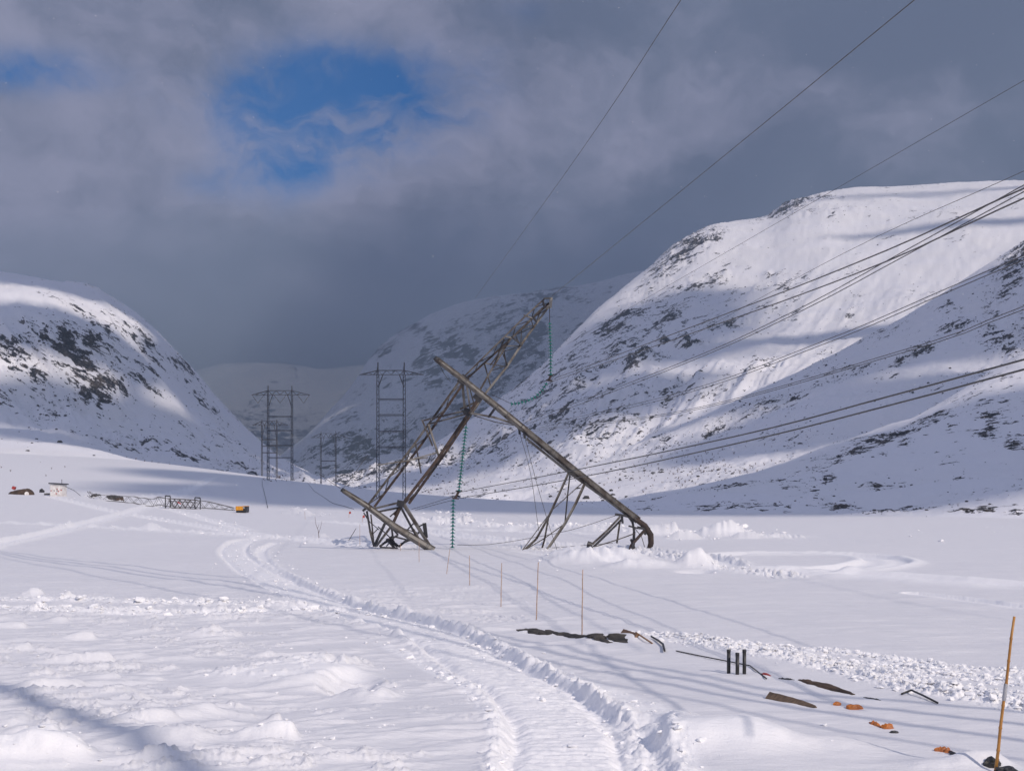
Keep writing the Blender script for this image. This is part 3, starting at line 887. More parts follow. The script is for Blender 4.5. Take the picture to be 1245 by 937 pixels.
r4 = [(-100, 480, 5400), (200, 462, 5400), (245, 450, 5400), (270, 443, 5400), (330, 443, 5400), (390, 448, 5500), (450, 441, 5600), (520, 425, 5600), (800, 420, 5600)]
loft('far_valley_head', [
    [(-100, 620, 3600), (300, 612, 3600), (450, 608, 3600), (800, 610, 3600)],
    [(-100, 540, 4300), (200, 500, 4300), (250, 505, 4300), (300, 535, 4200), (360, 575, 4100), (420, 585, 4100), (800, 560, 4300)],
    r4, back(r4, 80, 900)], -100, 800, 300, 150, 110, 700, mountain_mat('far_valley_head_rock_and_snow', 50, .3), [
    (340, 530, 80, 40, .45), (300, 500, 40, 14, .35), (370, 560, 50, 20, .6)],
    base_rock=.10, slope_rock=.05, seed=44, jag=12, slant=-.8, gw=26, ga=60)

# ------------------------------------------------------------------ loose rock, shrubs and snow clods (uncountable)
IV, IF = ico(0)


def scatter(name, pts, sizes, mat, squash=.7, seed=0, jit=.28, sm=False, label=None):
    rng = np.random.default_rng(seed)
    n = len(pts)
    if n == 0: return
    Vs = IV[None] * (1 + rng.uniform(-jit, jit, (n, 12, 1)))
    a = rng.uniform(0, 6.28, n)
    c, s = np.cos(a)[:, None], np.sin(a)[:, None]
    asp = rng.uniform(.75, 1.35, (n, 1))
    x = Vs[..., 0] * asp; y = Vs[..., 1] / asp; z = Vs[..., 2] * squash * rng.uniform(.7, 1.2, (n, 1))
    X = (x * c - y * s) * sizes[:, None] + pts[:, None, 0]
    Y = (x * s + y * c) * sizes[:, None] + pts[:, None, 1]
    Z = z * sizes[:, None] + pts[:, None, 2]
    V_ = np.stack([X, Y, Z], -1).reshape(-1, 3)
    F_ = (IF[None] + (np.arange(n) * 12)[:, None, None]).reshape(-1, 3)
    o = link(name, np_mesh(name, V_, F_, sm), mat, kind='stuff')
    if label: o['label'] = label
    return o


def pick(h, n, wfun, seed):
    PXX, PYY, XX, YY, ZZ, rock, K, vv = HILLS[h]
    rng = np.random.default_rng(seed)
    W = wfun(PXX, PYY, rock) * (vv[:, None] < K - 2) * (PXX > -30) * (PXX < 1275)
    W = W.ravel(); W = W / W.sum()
    id_ = rng.choice(W.size, n, p=W)
    return np.stack([XX.ravel()[id_], YY.ravel()[id_], ZZ.ravel()[id_]], 1), rng


pts, szs = [], []
for h, n, sz, k in (('left_mountain', 1800, .38, 1.2), ('right_mountain', 5000, .48, 1.0), ('near_right_hill', 4200, .27, 1.2), ('near_right_knoll', 1200, .15, 1.5)):
    p_, rng = pick(h, n, lambda a, b, r: (r + .005) ** k, 5 + n)
    s_ = sz * rng.lognormal(0, .5, n)
    pts.append(p_); szs.append(s_)
pts = np.vstack(pts); szs = np.concatenate(szs)
pts[:, 2] += szs * .15
scatter('boulder_scree', pts, szs, M_ROCK, .65, 2, label='dark boulders poking out of the snow all over the valley sides')

# birch scrub on the lower valley side
sv, sf = [], []
p_, rng = pick('right_mountain', 650, lambda a, b, r: np.exp(-((b - 565) / 28) ** 2) * (a > 520) * (a < 1000) + .25 * np.exp(-((b - 520) / 25) ** 2) * (a > 600) * (a < 900), 77)
p2, _ = pick('near_right_hill', 350, lambda a, b, r: np.exp(-((b - 575) / 25) ** 2) * (a < 950) * (a > 600), 78)
p3, _ = pick('left_mountain', 160, lambda a, b, r: np.exp(-((b - 572) / 16) ** 2) * (a > 150), 79)
hp = np.array([(*hit(px, py),) for px, py in [(rng.uniform(560, 690), rng.uniform(598, 606)) for _ in range(40)] + [(rng.uniform(1, 90), rng.uniform(560, 580)) for _ in range(6)] + [(rng.uniform(320, 352), rng.uniform(580, 586)) for _ in range(30)]])
p4 = np.stack([hp[:, 0], hp[:, 1], GH(hp[:, 0], hp[:, 1])], 1)
for q_ in np.vstack([p_, p2, p3, p4]):
    H_ = rng.uniform(.6, 1.7)
    if q_[1] < 500: H_ *= .45
    for k in range(5):
        a, l = rng.uniform(0, 6.28), rng.uniform(.15, .55)
        tip = q_ + np.array([math.cos(a) * l * H_, math.sin(a) * l * H_, H_ * rng.uniform(.6, 1)])
        w2 = .05 * H_
        b = len(sv)
        sv += [q_ + [-w2, 0, -.2], q_ + [w2, 0, -.2], (q_ + tip) / 2 + [0, w2, .1], tip]
        sf += [(b, b + 1, b + 3), (b + 1, b + 2, b + 3), (b + 2, b, b + 3)]
        for _ in range(2):
            f_ = rng.uniform(.4, .9); m_ = q_ * (1 - f_) + tip * f_
            t2 = m_ + rng.uniform(-.28, .28, 3) * H_ + [0, 0, .25 * H_]
            b = len(sv); sv += [m_ + [-w2 * .6, 0, 0], m_ + [w2 * .6, 0, 0], m_ + [0, w2 * .6, .05], t2]
            sf += [(b, b + 1, b + 3), (b + 1, b + 2, b + 3), (b + 2, b, b + 3)]
o = link('birch_scrub', np_mesh('birch_scrub', np.array(sv), np.array(sf), False), M_TWIG, kind='stuff')
o['label'] = 'low bare birch scrub dotted over the lower valley side'

# snow clods
cp, cs = [], []
rng = np.random.default_rng(12)


def along(L, n, half, s0, s1, power=1.5):
    seg = np.linalg.norm(np.diff(L, axis=0), axis=1); cum = np.concatenate([[0], np.cumsum(seg)])
    s_ = rng.uniform(0, cum[-1], n)
    i = np.clip(np.searchsorted(cum, s_) - 1, 0, len(seg) - 1); f = (s_ - cum[i]) / seg[i]
    q_ = L[i] * (1 - f)[:, None] + L[i + 1] * f[:, None]
    e = (L[i + 1] - L[i]) / seg[i][:, None]
    off = rng.normal(0, .5, n) * half
    q_ = q_ + np.stack([-e[:, 1], e[:, 0]], 1) * off[:, None]
    cp.append(q_); cs.append(s0 + 1.35 * (s1 - s0) * rng.random(n) ** (3.2 + power))


for (L, half, h), n in zip(CHUNKY, (2600, 1000, 800, 260, 130, 260, 260, 900, 400, 260)):
    big = 3.5 if half > 2 else 1
    along(L, n, half * 1.2, .010 * big, .075 * big)
for side, L, n in ((1, TRACK, 600), (1, TRACK2, 450)):
    along(L, n, 1.5, .008, .07)
for L, half, *_ in THIN_L[:6]:
    along(L, 260, half * 1.8, .02, .14)
for (cx, cy, bk, ah, sd_, h, *_r) in DROPS:
    if h >= .3:
        n = 40 if h > .6 else 14
        q_ = np.stack([cx + rng.normal(0, bk * .7, n), cy + rng.normal(0, sd_ * 1.0, n)], 1)
        cp.append(q_); cs.append(.015 + .16 * h * rng.random(n) ** 4)
n = 260
q_ = np.array([hit(rng.uniform(-20, 480), 750 + 190 * rng.random()) for _ in range(n)]); cp.append(q_); cs.append(.006 + .05 * rng.random(n) ** 4)
q_ = np.array([hit(rng.uniform(500, 1240), 640 + 20 * rng.random() ** 2) for _ in range(60)]); cp.append(q_); cs.append(.05 + .2 * rng.random(60) ** 4)
cp = np.vstack(cp); cs = np.concatenate(cs)
cz = GH(cp[:, 0], cp[:, 1])
scatter('snow_clods', np.column_stack([cp, cz + cs * .25]), cs, M_CLOD,   .55, 8, .42, False, label='clods of broken snow strewn along the tracks and heaps')

# ------------------------------------------------------------------ the fallen pylon
py_o = empty('collapsed_pylon', on(560, 668) - Vector((0, 0, .3)),
             'collapsed rusty steel power pylon lying crumpled across the snow, its crossarms tilted', 'pylon')


def member(name, pts, w_, mat, kind_='angle', label=None, flip=1):
    q_ = MB()
    W = [P(*p_) for p_ in pts]
    if kind_ != 'tube': w_ *= .86
    if kind_ == 'tube':
        rs = w_ if isinstance(w_, list) else [w_ / 2] * len(W)
        q_.tube(W, rs, 12)
    else:
        for a, b in zip(W[:-1], W[1:]):
            if kind_ == 'angle': q_.angle(a, b, w_, max(.012, w_ * .14), flip=flip)
            else: q_.bar(a, b, w_)
    return q_.build(name, mat, py_o, sm=(kind_ == 'tube'), **({'label': label} if label else {}))


def box_pole(pts, r, mat, lab):
    """square box girder along pts, half width r; corner angles stand proud and battens cross the faces"""
    W = [P(*p_) for p_ in pts]
    r = [x_ * .8 for x_ in r]
    base_ = MB(); corner = MB(); n = len(W)
    fr = []
    for i_, p_ in enumerate(W):
        d = (W[min(i_ + 1, n - 1)] - W[max(i_ - 1, 0)]).normalized()
        y = (Vector((0, -1, 0)) - d * Vector((0, -1, 0)).dot(d)).normalized(); x = d.cross(y)
        x, y = (x * .86 + y * .5), (y * .86 - x * .5)
        fr.append((x, y))
    for i_ in range(n):
        for a, b in ((-1, -1), (1, -1), (1, 1), (-1, 1)):
            base_.v.append(W[i_] + (fr[i_][0] * a + fr[i_][1] * b) * r[i_] * .84)
    for i_ in range(n - 1):
        for k in range(4):
            base_.f.append((i_ * 4 + k, i_ * 4 + (k + 1) % 4, i_ * 4 + 4 + (k + 1) % 4, i_ * 4 + 4 + k))
    base_.f += [(3, 2, 1, 0), tuple((n - 1) * 4 + k for k in range(4))]
    o_ = base_.build('mast_pole', mat, py_o, label=lab)
    for a, b in ((-1, -1), (1, -1), (1, 1), (-1, 1)):
        q = MB()
        for i_ in range(n - 1):
            q.bar(W[i_] + (fr[i_][0] * a + fr[i_][1] * b) * r[i_] * .86, W[i_ + 1] + (fr[i_ + 1][0] * a + fr[i_ + 1][1] * b) * r[i_ + 1] * .86, .09)
        q.build('corner_angle', M_STEEL if b > 0 else mat, o_)
    rg = random.Random(len(lab))
    for i_ in range(n - 1):
        L_ = (W[i_ + 1] - W[i_]).length; d = (W[i_ + 1] - W[i_]) / L_; m_ = int(L_ / .75)
        x, y = fr[i_]
        M = Matrix((x, y, d)).transposed()
        for k in range(m_):
            rr_ = r[i_] + (r[i_ + 1] - r[i_]) * (k + .5) / m_
            MB().box(W[i_] + d * L_ * (k + .5 + rg.uniform(-.2, .2)) / m_, (rr_ * .97, rr_ * .97, rg.uniform(.04, .11)), M).build('batten', rg.choice((M_STEEL, M_DARK, mat)), o_)
    return o_


# the two thick grey mast poles (pipe with end cap and riveted sleeves)
def pole(pts, r, lab, mat=M_PALE, rust_to=None):
    return box_pole(pts, r, mat, lab)


A1, A2 = P(529, 435, 84), P(783, 638, 88)
pa = pole([(531, 437, 84), (560, 459, 84.3), (600, 491, 85), (640, 524, 85.6)], [.16, .185, .21, .23], 'upper weathered grey length of the long mast pole')
pa2 = box_pole([(638, 522.5, 85.57), (690, 565, 86.5), (740, 605, 87.3), (776, 632.5, 87.9)], [.22, .24, .25, .25], M_STEEL, 'lower brown stained length of the long mast pole')
member('mast_pole', [(772, 630, 87.8), (784, 639, 88), (791, 650, 88.1), (791.5, 660, 88.1), (788, 673, 88)], [.20, .23, .24, .22, .20], M_RUST, 'tube', 'rusty foot of the mast pole, bent down into the snow')
member('end_cap', [(528.5, 434.8, 83.95), (533, 438.6, 84.05)], [.18, .19], M_DARK, 'tube')
box_pole([(417, 596, 84), (445, 614, 84.3), (480, 640, 84.6), (527, 669, 85)], [.14, .19, .24, .28], M_PALE, 'lower left mast pole pointing at the empty slope')
member('end_cap', [(415, 594.6, 83.98), (418.5, 597, 84.02)], [.15, .16], M_DARK, 'tube')
# second chord below the long pole
member('chord', [(640, 533, 85.9), (690, 573, 86.7), (757, 621, 87.6)], .20, M_PALE, 'angle')
member('chord', [(700, 577, 87.2), (757, 623, 88)], .10, M_DARK, 'bar')

# main lattice girder, lower half (left pair and right pair of chords)
D = 88.0
L1 = [(448, 613, 87), (505, 538, 87.3), (559, 463, 87.6), (638, 385, 88), (662, 363, 88.6)]
L2 = [(455, 616, 88.6), (511, 542, 88.8), (566, 462, 89), (621, 412, 89.2), (668, 368, 89.4)]
R1c = [(479, 626, 87), (529, 562, 87.3), (577, 492, 87.6), (583, 481, 87.7)]
R2c = [(497, 612, 89.5), (541, 551, 89.6), (587, 482, 89.8), (616, 446, 90), (638.5, 412, 90.2), (669, 370, 90.4)]
R3c = [(580, 480, 87.7), (597, 450, 88), (619, 414, 88.5), (660, 374, 89)]
member('chord', L1[:3], .19, M_STEEL); member('chord', L1[2:], .14, M_STEEL)
member('chord', L2[:3], .21, M_RUST); member('chord', L2[2:], .16, M_RUST)
member('chord', R1c, .27, M_RUST); member('chord', R2c[:3], .24, M_RUST, label='rust red chord of the lattice girder'); member('chord', R2c[2:], .20, M_PALE)
member('chord', R3c, .16, M_STEEL)
member('chord', [(585, 486, 89.8), (560, 497, 88)], .14, M_STEEL)


def lerp_poly(pl, f):
    seg = [math.dist(a[:2], b[:2]) for a, b in zip(pl[:-1], pl[1:])]; tot = sum(seg); s_ = f * tot
    for (a, b), l in zip(zip(pl[:-1], pl[1:]), seg):
        if s_ <= l: k = s_ / l; return tuple(a[i] * (1 - k) + b[i] * k for i in range(3))
        s_ -= l
    return pl[-1]


# lacing between chord pairs
for k in range(9):
    a, b = k / 9, (k + 1) / 9
    member('lacing', [lerp_poly(L1[:3], a), lerp_poly(L2[:3], b)] if k % 2 == 0 else [lerp_poly(L2[:3], a), lerp_poly(L1[:3], b)], .07, M_STEEL, 'bar')
RR1 = [(484, 620, 87), (529, 562, 87.3), (583, 481, 87.7)]; RR2 = R2c[:3]
for k in range(8):
    a, b = k / 8, (k + 1) / 8
    member('lacing', [lerp_poly(RR1, a), lerp_poly(RR2, b)] if k % 2 == 0 else [lerp_poly(RR2, a), lerp_poly(RR1, b)], .08, M_DARK if k % 3 else M_STEEL, 'bar')
# upper half lacing
UL = L2[2:]; UR = R2c[2:]; UF = L1[2:]
for k in range(9):
    a, b = k / 9, (k + 1) / 9
    p1, p2 = (UL, UR) if k % 2 == 0 else (UR, UL)
    if k > 0: member('lacing', [lerp_poly(p1, a), lerp_poly(p2, b)], .09, M_STEEL if k % 2 else M_PALE, 'bar')
    p1, p2 = (UF, UL) if k % 2 == 0 else (UL, UF)
    member('lacing', [lerp_poly(p1, a), lerp_poly(p2, b)], .07, M_DARK, 'bar')
for k in range(7):
    a, b = .25 + k * .1, .35 + k * .1
    p1, p2 = (R3c, UR) if k % 2 == 0 else (UR, R3c)
    member('lacing', [lerp_poly(p1, a), lerp_poly(p2, b)], .08, M_DARK, 'bar')
# loose cross pieces sticking out of the girder
for a, b, w_, m in (((622, 409, 87.5), (635, 420, 88), .14, M_DARK), ((648, 385, 88), (652, 391, 88.4), .14, M_DARK), ((614, 409, 87.4), (624, 411, 88), .12, M_PALE), ((637, 383, 88), (650, 388, 89), .1, M_PALE),
                    ((620, 411, 88), (596, 444, 88), .1, M_STEEL), ((613, 412, 88), (600, 446, 89), .12, M_DARK)):
    member('brace', [a, b], w_, m, 'bar')
# head plate
member('brace', [(661, 363, 88.4), (669, 362.5, 88.5)], .13, M_DARK, 'bar')
member('brace', [(670, 363, 88.5), (669, 373, 90)], .26, M_PALE, 'bar')
member('brace', [(660, 365, 88.4), (662, 374, 89)], .16, M_DARK, 'bar')
# middle node
mid = (566, 499, 86.6)
for a, b, w_, m in (((562, 463, 85.5), (565, 497, 86.6), .18, M_STEEL), ((567, 465, 85.5), (572, 500, 86.8), .14, M_PALE), ((515, 511, 87.2), (566, 499, 86.6), .13, M_STEEL), ((519, 516, 87.8), (568, 503, 87), .12, M_STEEL),
                    ((572, 502, 86.6), (600, 507, 86.2), .17, M_PALE), ((600, 507, 86.2), (634, 518, 85.8), .18, M_PALE), ((576, 505, 87.2), (602, 513, 86.8), .08, M_STEEL), ((602, 513, 86.8), (632, 518, 86), .08, M_STEEL), ((594, 507, 86.4), (602, 496, 85.4), .15, M_DARK),
                    ((513, 510, 87.2), (526, 542, 87.4), .12, M_STEEL), ((521, 516, 87.2), (534, 556, 87.6), .15, M_PALE), ((460, 565, 87.6), (520, 556, 87.9), .10, M_PALE), ((486, 562, 87), (532, 550, 87.6), .12, M_PALE),
                    ((505, 538, 87.3), (512, 575, 88), .10, M_STEEL), ((577, 492, 87.6), (570, 466, 87), .13, M_STEEL), ((585, 486, 88), (574, 502, 87), .12, M_PALE)):
    member('brace', [a, b], w_, m, 'angle')
q_ = MB(); q_.box(P(567, 500, 86.5), (.20, .05, .26), Matrix.Rotation(.5, 3, 'Y')); q_.box(P(571, 505, 86.7), (.14, .12, .12), Matrix.Rotation(.2, 3, 'Y')); q_.build('gusset_plate', M_DARK, py_o)
q_ = MB(); q_.box(P(563, 462, 85), (.32, .05, .36), Matrix.Rotation(.7, 3, 'Y')); q_.build('gusset_plate', M_DARK, py_o)
q_ = MB(); q_.box(P(582, 482, 85.6), (.34, .05, .34), Matrix.Rotation(.7, 3, 'Y')); q_.build('gusset_plate', M_DARK, py_o)
for a, b in (((631, 520, 85.7), (632, 528, 85.7)), ((637, 524, 85.6), (638, 533, 85.6)), ((756, 627, 87.6), (757, 636, 87.6)), ((785, 646, 88), (784, 650, 88))):
    member('hanger_plate', [a, b], .2, M_DARK, 'bar')
# base cluster under the lower left pole
base = [((455, 618, 86.6), (488, 610, 86.8), .17, M_STEEL), ((455, 623, 87), (489, 616, 87.2), .17, M_STEEL), ((441, 621, 86), (447, 616, 86), .2, M_DARK), ((442, 623, 86.2), (449, 634, 86.4), .12, M_DARK),
        ((446, 621, 86.4), (450, 645, 86.4), .16, M_DARK), ((450, 645, 86.4), (455, 664, 86.4), .2, M_STEEL), ((451, 625, 87), (455, 664, 87), .13, M_STEEL), ((449, 634, 86.4), (461, 644, 87), .07, M_DARK),
        ((455, 664, 86.4), (468, 636, 86.5), .24, M_DARK), ((458, 664, 87.6), (476, 640, 87), .22, M_PALE), ((476, 640, 86.8), (487, 616, 86.9), .26, M_RUST), ((462, 664, 87), (477, 652, 87), .2, M_STEEL),
        ((487, 615, 86.8), (502, 643, 86.6), .2, M_DARK), ((502, 643, 86.6), (512, 660, 86), .18, M_STEEL), ((491, 613, 87), (511, 645, 86.6), .26, M_PALE), ((511, 645, 86.6), (526, 669, 86), .22, M_PALE), ((516, 650, 87), (524, 666, 86.5), .12, M_STEEL),
        ((461, 664, 85.6), (484, 650, 86), .15, M_DARK), ((470, 655, 85.6), (480, 666, 85.4), .18, M_DARK), ((476, 640, 86), (478, 656, 86), .16, M_DARK), ((474, 656, 85.8), (484, 664, 85.6), .22, M_DARK), ((462, 665, 85.2), (484, 666, 85), .14, M_DARK),
        ((484, 665, 85.2), (496, 655, 86), .14, M_DARK), ((479, 652, 86), (499, 657, 86.2), .14, M_DARK), ((487, 661, 86), (501, 655, 86.4), .14, M_DARK), ((493, 646, 86.6), (503, 636, 86.6), .12, M_DARK), ((483, 640, 87), (510, 648, 87), .09, M_STEEL), ((460, 640, 86.8), (480, 658, 86.2), .10, M_DARK),
        ((474, 628, 86.9), (492, 612, 87.4), .1, M_DARK), ((470, 634, 86.9), (484, 650, 86.4), .12, M_DARK), ((497, 648, 86.4), (505, 652, 86.2), .09, M_STEEL), ((454, 648, 86.6), (459, 643, 87), .06, M_DARK), ((475, 658, 86), (470, 664, 85.8), .1, M_DARK), ((505, 655, 86.3), (510, 645, 86.8), .08, M_STEEL),
        ((509, 640, 86.6), (515, 637, 86.6), .12, M_DARK), ((466, 652, 86.2), (474, 642, 86.5), .12, M_STEEL), ((500, 657, 86), (510, 659, 86), .1, M_DARK)]
for a, b, w_, m in base: member('brace', [a, b], w_, m, 'angle', flip=random.choice((-1, 1)))
q_ = MB(); q_.box(P(517, 644.5, 86.5), (.14, .12, .56), Matrix.Rotation(-.12, 3, 'Y')); q_.build('tower_sign', M_BLACK, py_o, label='small dark plate seen edge on, bracketed to the base frame')
q_ = MB(); q_.box(P(487, 612, 86.7), (.28, .05, .24), Matrix.Rotation(.2, 3, 'Y')); q_.build('gusset_plate', M_DARK, py_o)
q_ = MB(); q_.box(P(450, 618, 86.2), (.18, .05, .18)); q_.build('gusset_plate', M_DARK, py_o)
# middle A-frame under the long pole
legs = [([(693, 571, 86.6), (680, 600, 86.4), (667, 628, 86.2), (652, 655, 86), (627, 678, 85.6)], .17, M_STEEL), ([(693.5, 572, 87), (690, 603, 87), (687, 635, 87)], .12, M_STEEL), ([(714, 581, 86.8), (700, 612, 86.6), (687, 636, 86.4), (657, 680, 85.8)], .20, M_PALE),
        ([(667, 628, 86.3), (662, 656, 86.2), (655, 680, 86)], .12, M_STEEL), ([(633, 671, 85.8), (672, 619, 86.6), (712, 583, 87)], .08, M_STEEL), ([(640, 667, 86.2), (662, 654, 86.4), (687, 636, 86.5)], .09, M_STEEL), ([(634, 670, 85.8), (632, 679, 85.8)], .12, M_STEEL),
        ([(693, 572, 87.2), (702, 577, 87.4)], .08, M_DARK)]
for p_, w_, m in legs: member('leg', p_, w_, m, 'angle')
# right foot frame
foot = [([(754, 628, 87.4), (738, 645, 87.2), (717, 664, 86.8)], .16, M_STEEL), ([(757, 630, 87.8), (740, 647, 87.6), (720, 666, 87.2)], .16, M_DARK), ([(754, 632, 87.6), (750, 660, 87.2)], .12, M_STEEL), ([(762, 624, 87.8), (769, 634, 88), (771, 646, 88), (770, 669, 87.8)], .2, M_DARK),
        ([(785, 643, 88), (768, 662, 87.8), (766, 669, 87.6)], .22, M_RUST), ([(724, 664, 87), (750, 656, 87.2), (772, 648, 87.6)], .10, M_STEEL), ([(776, 671, 87.4), (788, 665, 87.8)], .10, M_DARK), ([(771, 641, 88), (780, 652, 88), (783.5, 664, 88), (782, 673, 88)], .06, M_STEEL),
        ([(764, 639, 88), (776, 642, 88), (783, 642, 88)], .14, M_DARK), ([(753, 626, 87.6), (775, 631, 87.9)], .10, M_STEEL), ([(748, 625, 87.4), (762, 627, 87.6)], .22, M_DARK), ([(775, 641, 87.9), (790, 643, 88)], .26, M_DARK), ([(767, 655, 88), (772, 668, 88)], .2, M_DARK), ([(765, 672, 87.6), (770, 660, 87.8)], .26, M_DARK)]
for p_, w_, m in foot: member('leg', p_, w_, m, 'bar' if w_ > .15 else 'angle')
q_ = MB(); q_.tube([P(714, 661, 86.7), P(720, 662.5, 86.7)], [.24, .2], 8); q_.build('foot_plate', M_DARK, py_o)


# ------------------------------------------------------------------ insulator strings
def insulator(label, rod, discs, rod2=None, clamp=None, spacing=.25, r=.205, cat='insulator'):
    allp = rod + discs
    o_ = empty('insulator_string', P(*allp[0]), label, cat, 'insulator strings hanging from the fallen pylon')
    if rod: MB().tube([P(*p_) for p_ in rod], .028, 6).build('rod', M_DARK, o_)
    if clamp:
        MB().tube([P(*p_) for p_ in clamp], .09, 6).build('clamp', M_RUST, o_)
        a = P(*clamp[0]); b = P(*clamp[-1])
        MB().bar(a + Vector((-.25, 0, 0)), a + Vector((.25, 0, .05)), .1).build('yoke_plate', M_RUST, o_); MB().bar(b + Vector((-.2, 0, .05)), b + Vector((.3, 0, 0)), .1).build('yoke_plate', M_RUST, o_)
    W = [P(*p_) for p_ in discs]
    core = MB().tube(W, .03, 6).build('core', M_DARK, o_)
    q1 = MB(); d = 0; tot = sum((b - a).length for a, b in zip(W[:-1], W[1:])); n = int(tot / spacing)
    for k in range(n + 1):
        s_ = k * tot / n; 
        for a, b in zip(W[:-1], W[1:]):
            l = (b - a).length
            if s_ <= l + 1e-6: break
            s_ -= l
        ax = (b - a).normalized(); c = a + ax * s_
        q1.lathe(c, ax, [(.03, -.11), (.07, -.10), (.085, -.02), (r, .02), (r * .98, .045), (.09, .05), (.03, .06)], 10)
    q1.build('glass_discs', M_GLASS, o_, True, kind='stuff')
    return o_


insulator('upright green glass insulator string hanging from the very top of the fallen pylon', [(668, 373, 89), (668.4, 394, 89)], [(668.4, 394, 89), (669.4, 425, 89), (669.6, 455, 89)], clamp=[(669.8, 456, 89), (667, 463, 89)])
insulator('green glass insulator string curving away to the left below the topmost string', [(665, 465, 89), (664, 467, 89)], [(664, 467, 89), (658, 476, 89), (650, 483, 89), (640, 488, 89), (631, 490, 89), (622, 491, 89)])
insulator('green glass insulator string hanging from the middle joint of the fallen pylon', [(569, 503, 86.6), (566.5, 519, 86.6)], [(566.5, 520, 86.6), (563, 550, 86.4), (558, 596, 86)], clamp=[(558, 597, 86), (553, 606, 86)])
insulator('lowest green glass insulator string touching the snow right of the pylon base', [(551, 606, 86), (551, 610, 86)], [(551, 609, 86), (550.6, 640, 86), (550, 665, 86)])
MB().tube([P(622, 491, 89), P(612, 486, 89), P(598, 480, 88.4)], .02, 5).build('loose_wire', M_DARK, None, origin=P(622, 491, 89), label='short thin wire tying the curved insulator string to the long pole', category='wire')


# ------------------------------------------------------------------ conductors
def cable(name, pts, r, label, cat='cable', group='conductors pulled down from the line', sag=0.0, ext=0.0, mat=M_WIRE, n=26):
    """pts photo points with distance; ext continues the last span beyond the frame"""
    W = [P(*p_) for p_ in pts]
    if ext: W.append(W[-1] + (W[-1] - W[-2]) * ext)
    L = [0]
    for a, b in zip(W[:-1], W[1:]): L.append(L[-1] + (b - a).length)
    out_ = []
    for i in range(n + 1):
        s_ = L[-1] * i / n
        j = min(max(k for k in range(len(L) - 1) if L[k] <= s_ + 1e-9), len(W) - 2)
        f = (s_ - L[j]) / (L[j + 1] - L[j])
        if len(W) >= 3:
            p0 = W[j - 1] if j > 0 else 2 * W[0] - W[1]; p3 = W[j + 2] if j + 2 < len(W) else 2 * W[-1] - W[-2]
            p1, p2 = W[j], W[j + 1]
            c = 0.5 * ((2 * p1) + (-p0 + p2) * f + (2 * p0 - 5 * p1 + 4 * p2 - p3) * f * f + (-p0 + 3 * p1 - 3 * p2 + p3) * f ** 3)
        else: c = W[j].lerp(W[j + 1], f)
        out_.append(c)
    return MB().tube(out_, r, 6).build(name, mat, None, True, origin=W[0], label=label, category=cat, group=group)


def fill(S_, E_, mids):
    """a cable that is straight on the map, through picture points between its two known ends"""
    (x0, y0), (x1, y1) = ((S_[0] - CX) / F * S_[2], S_[2]), ((E_[0] - CX) / F * E_[2], E_[2])
    out_ = [S_]
    m = (x1 - x0) / (y1 - y0)
    for px, py_ in mids:
        Y = (x0 - m * y0) / ((px - CX) / F - m)
        out_.append((px, py_, Y))
    return out_ + [E_]


TOPR = [
    ((669, 462, 89), (1245, 229, 25), [(850, 394), (1050, 316)], .020, 'upper cable of the pair running from the highest insulator clamp up past the right edge'),
    ((667, 465, 89), (1245, 241, 25), [(850, 402), (1050, 329)], .020, 'lower cable of the pair running from the highest insulator clamp up past the right edge'),
    ((640, 512, 96), (1245, 225, 29), [(820, 444), (960, 381), (1100, 305)], .016, 'upper of two close cables crossing the highest pair near the right edge'),
    ((640, 516, 96), (1245, 233, 29), [(820, 447), (962, 384), (1104, 309)], .016, 'lower of two close cables crossing the highest pair near the right edge'),
    ((655, 517, 100), (1190, 334, 33), [(820, 479), (1000, 415)], .014, 'upper cable of the third pair, passing in front of the ridge of the near hill'),
    ((655, 520, 100), (1190, 339, 33), [(820, 482), (1000, 419)], .014, 'lower cable of the third pair, passing in front of the ridge of the near hill'),
    ((648, 522, 100), (1245, 372, 34), [(820, 501), (1100, 425)], .014, 'upper cable of the fourth pair over the dark rock band on the near hill'),
    ((648, 524, 100), (1245, 376, 34), [(820, 503), (1100, 428)], .014, 'lower cable of the fourth pair over the dark rock band on the near hill'),
    ((559, 598, 86), (1245, 437, 25), [(700, 571), (900, 529), (1080, 482)], .023, 'upper thick cable of the lowest pair leaving the clamp near the snow'),
    ((556, 606, 86), (1245, 449, 25), [(700, 581), (900, 538), (1080, 493)], .023, 'lower thick cable of the lowest pair leaving the clamp near the snow'),
]
for S_, E_, mids, r, lab in TOPR: cable('power_cable', fill(S_, E_, mids), r, lab, ext=2.2, n=40)
# conductors overhead, outside the frame, whose shadows cross the foreground
for k, (g_, r) in enumerate((
        (((-40, 664), (0, 669), (300, 703), (620, 777), (920, 838), (1245, 866), (1500, 880)), .08), (((-40, 666), (0, 671), (300, 710), (620, 784), (920, 846), (1245, 880), (1500, 900)), .09),
        (((-40, 668), (0, 673), (300, 716), (620, 795), (920, 855), (1245, 898), (1500, 930)), .09), (((-40, 670), (0, 676), (310, 738), (620, 808), (920, 870), (1245, 920), (1500, 960)), .06))):
    W = []
    for px, py_ in g_:
        x, y = hit(px, py_); z = float(np.interp(px, [-40, 300, 1245], [34, 24, 17]))
        W.append(Vector((x, y, 0)) + sun_v * (z / sun_v.z))
    pts_ = []
    for a, b in zip(W[:-1], W[1:]):
        for f in (0, .25, .5, .75): pts_.append(a.lerp(b, f))
    MB().tube(pts_ + [W[-1]], r, 6).build('overhead_cable', M_WIRE, None, True, origin=W[0], label='conductor overhead beyond the picture, throwing the %s of the four long shadow lines' % ('uppermost', 'second highest', 'third highest', 'lowest')[k], category='cable', group='conductors overhead beyond the picture')
W = []  # unseen thick tube, added overhead only to throw the soft lower-left shadow
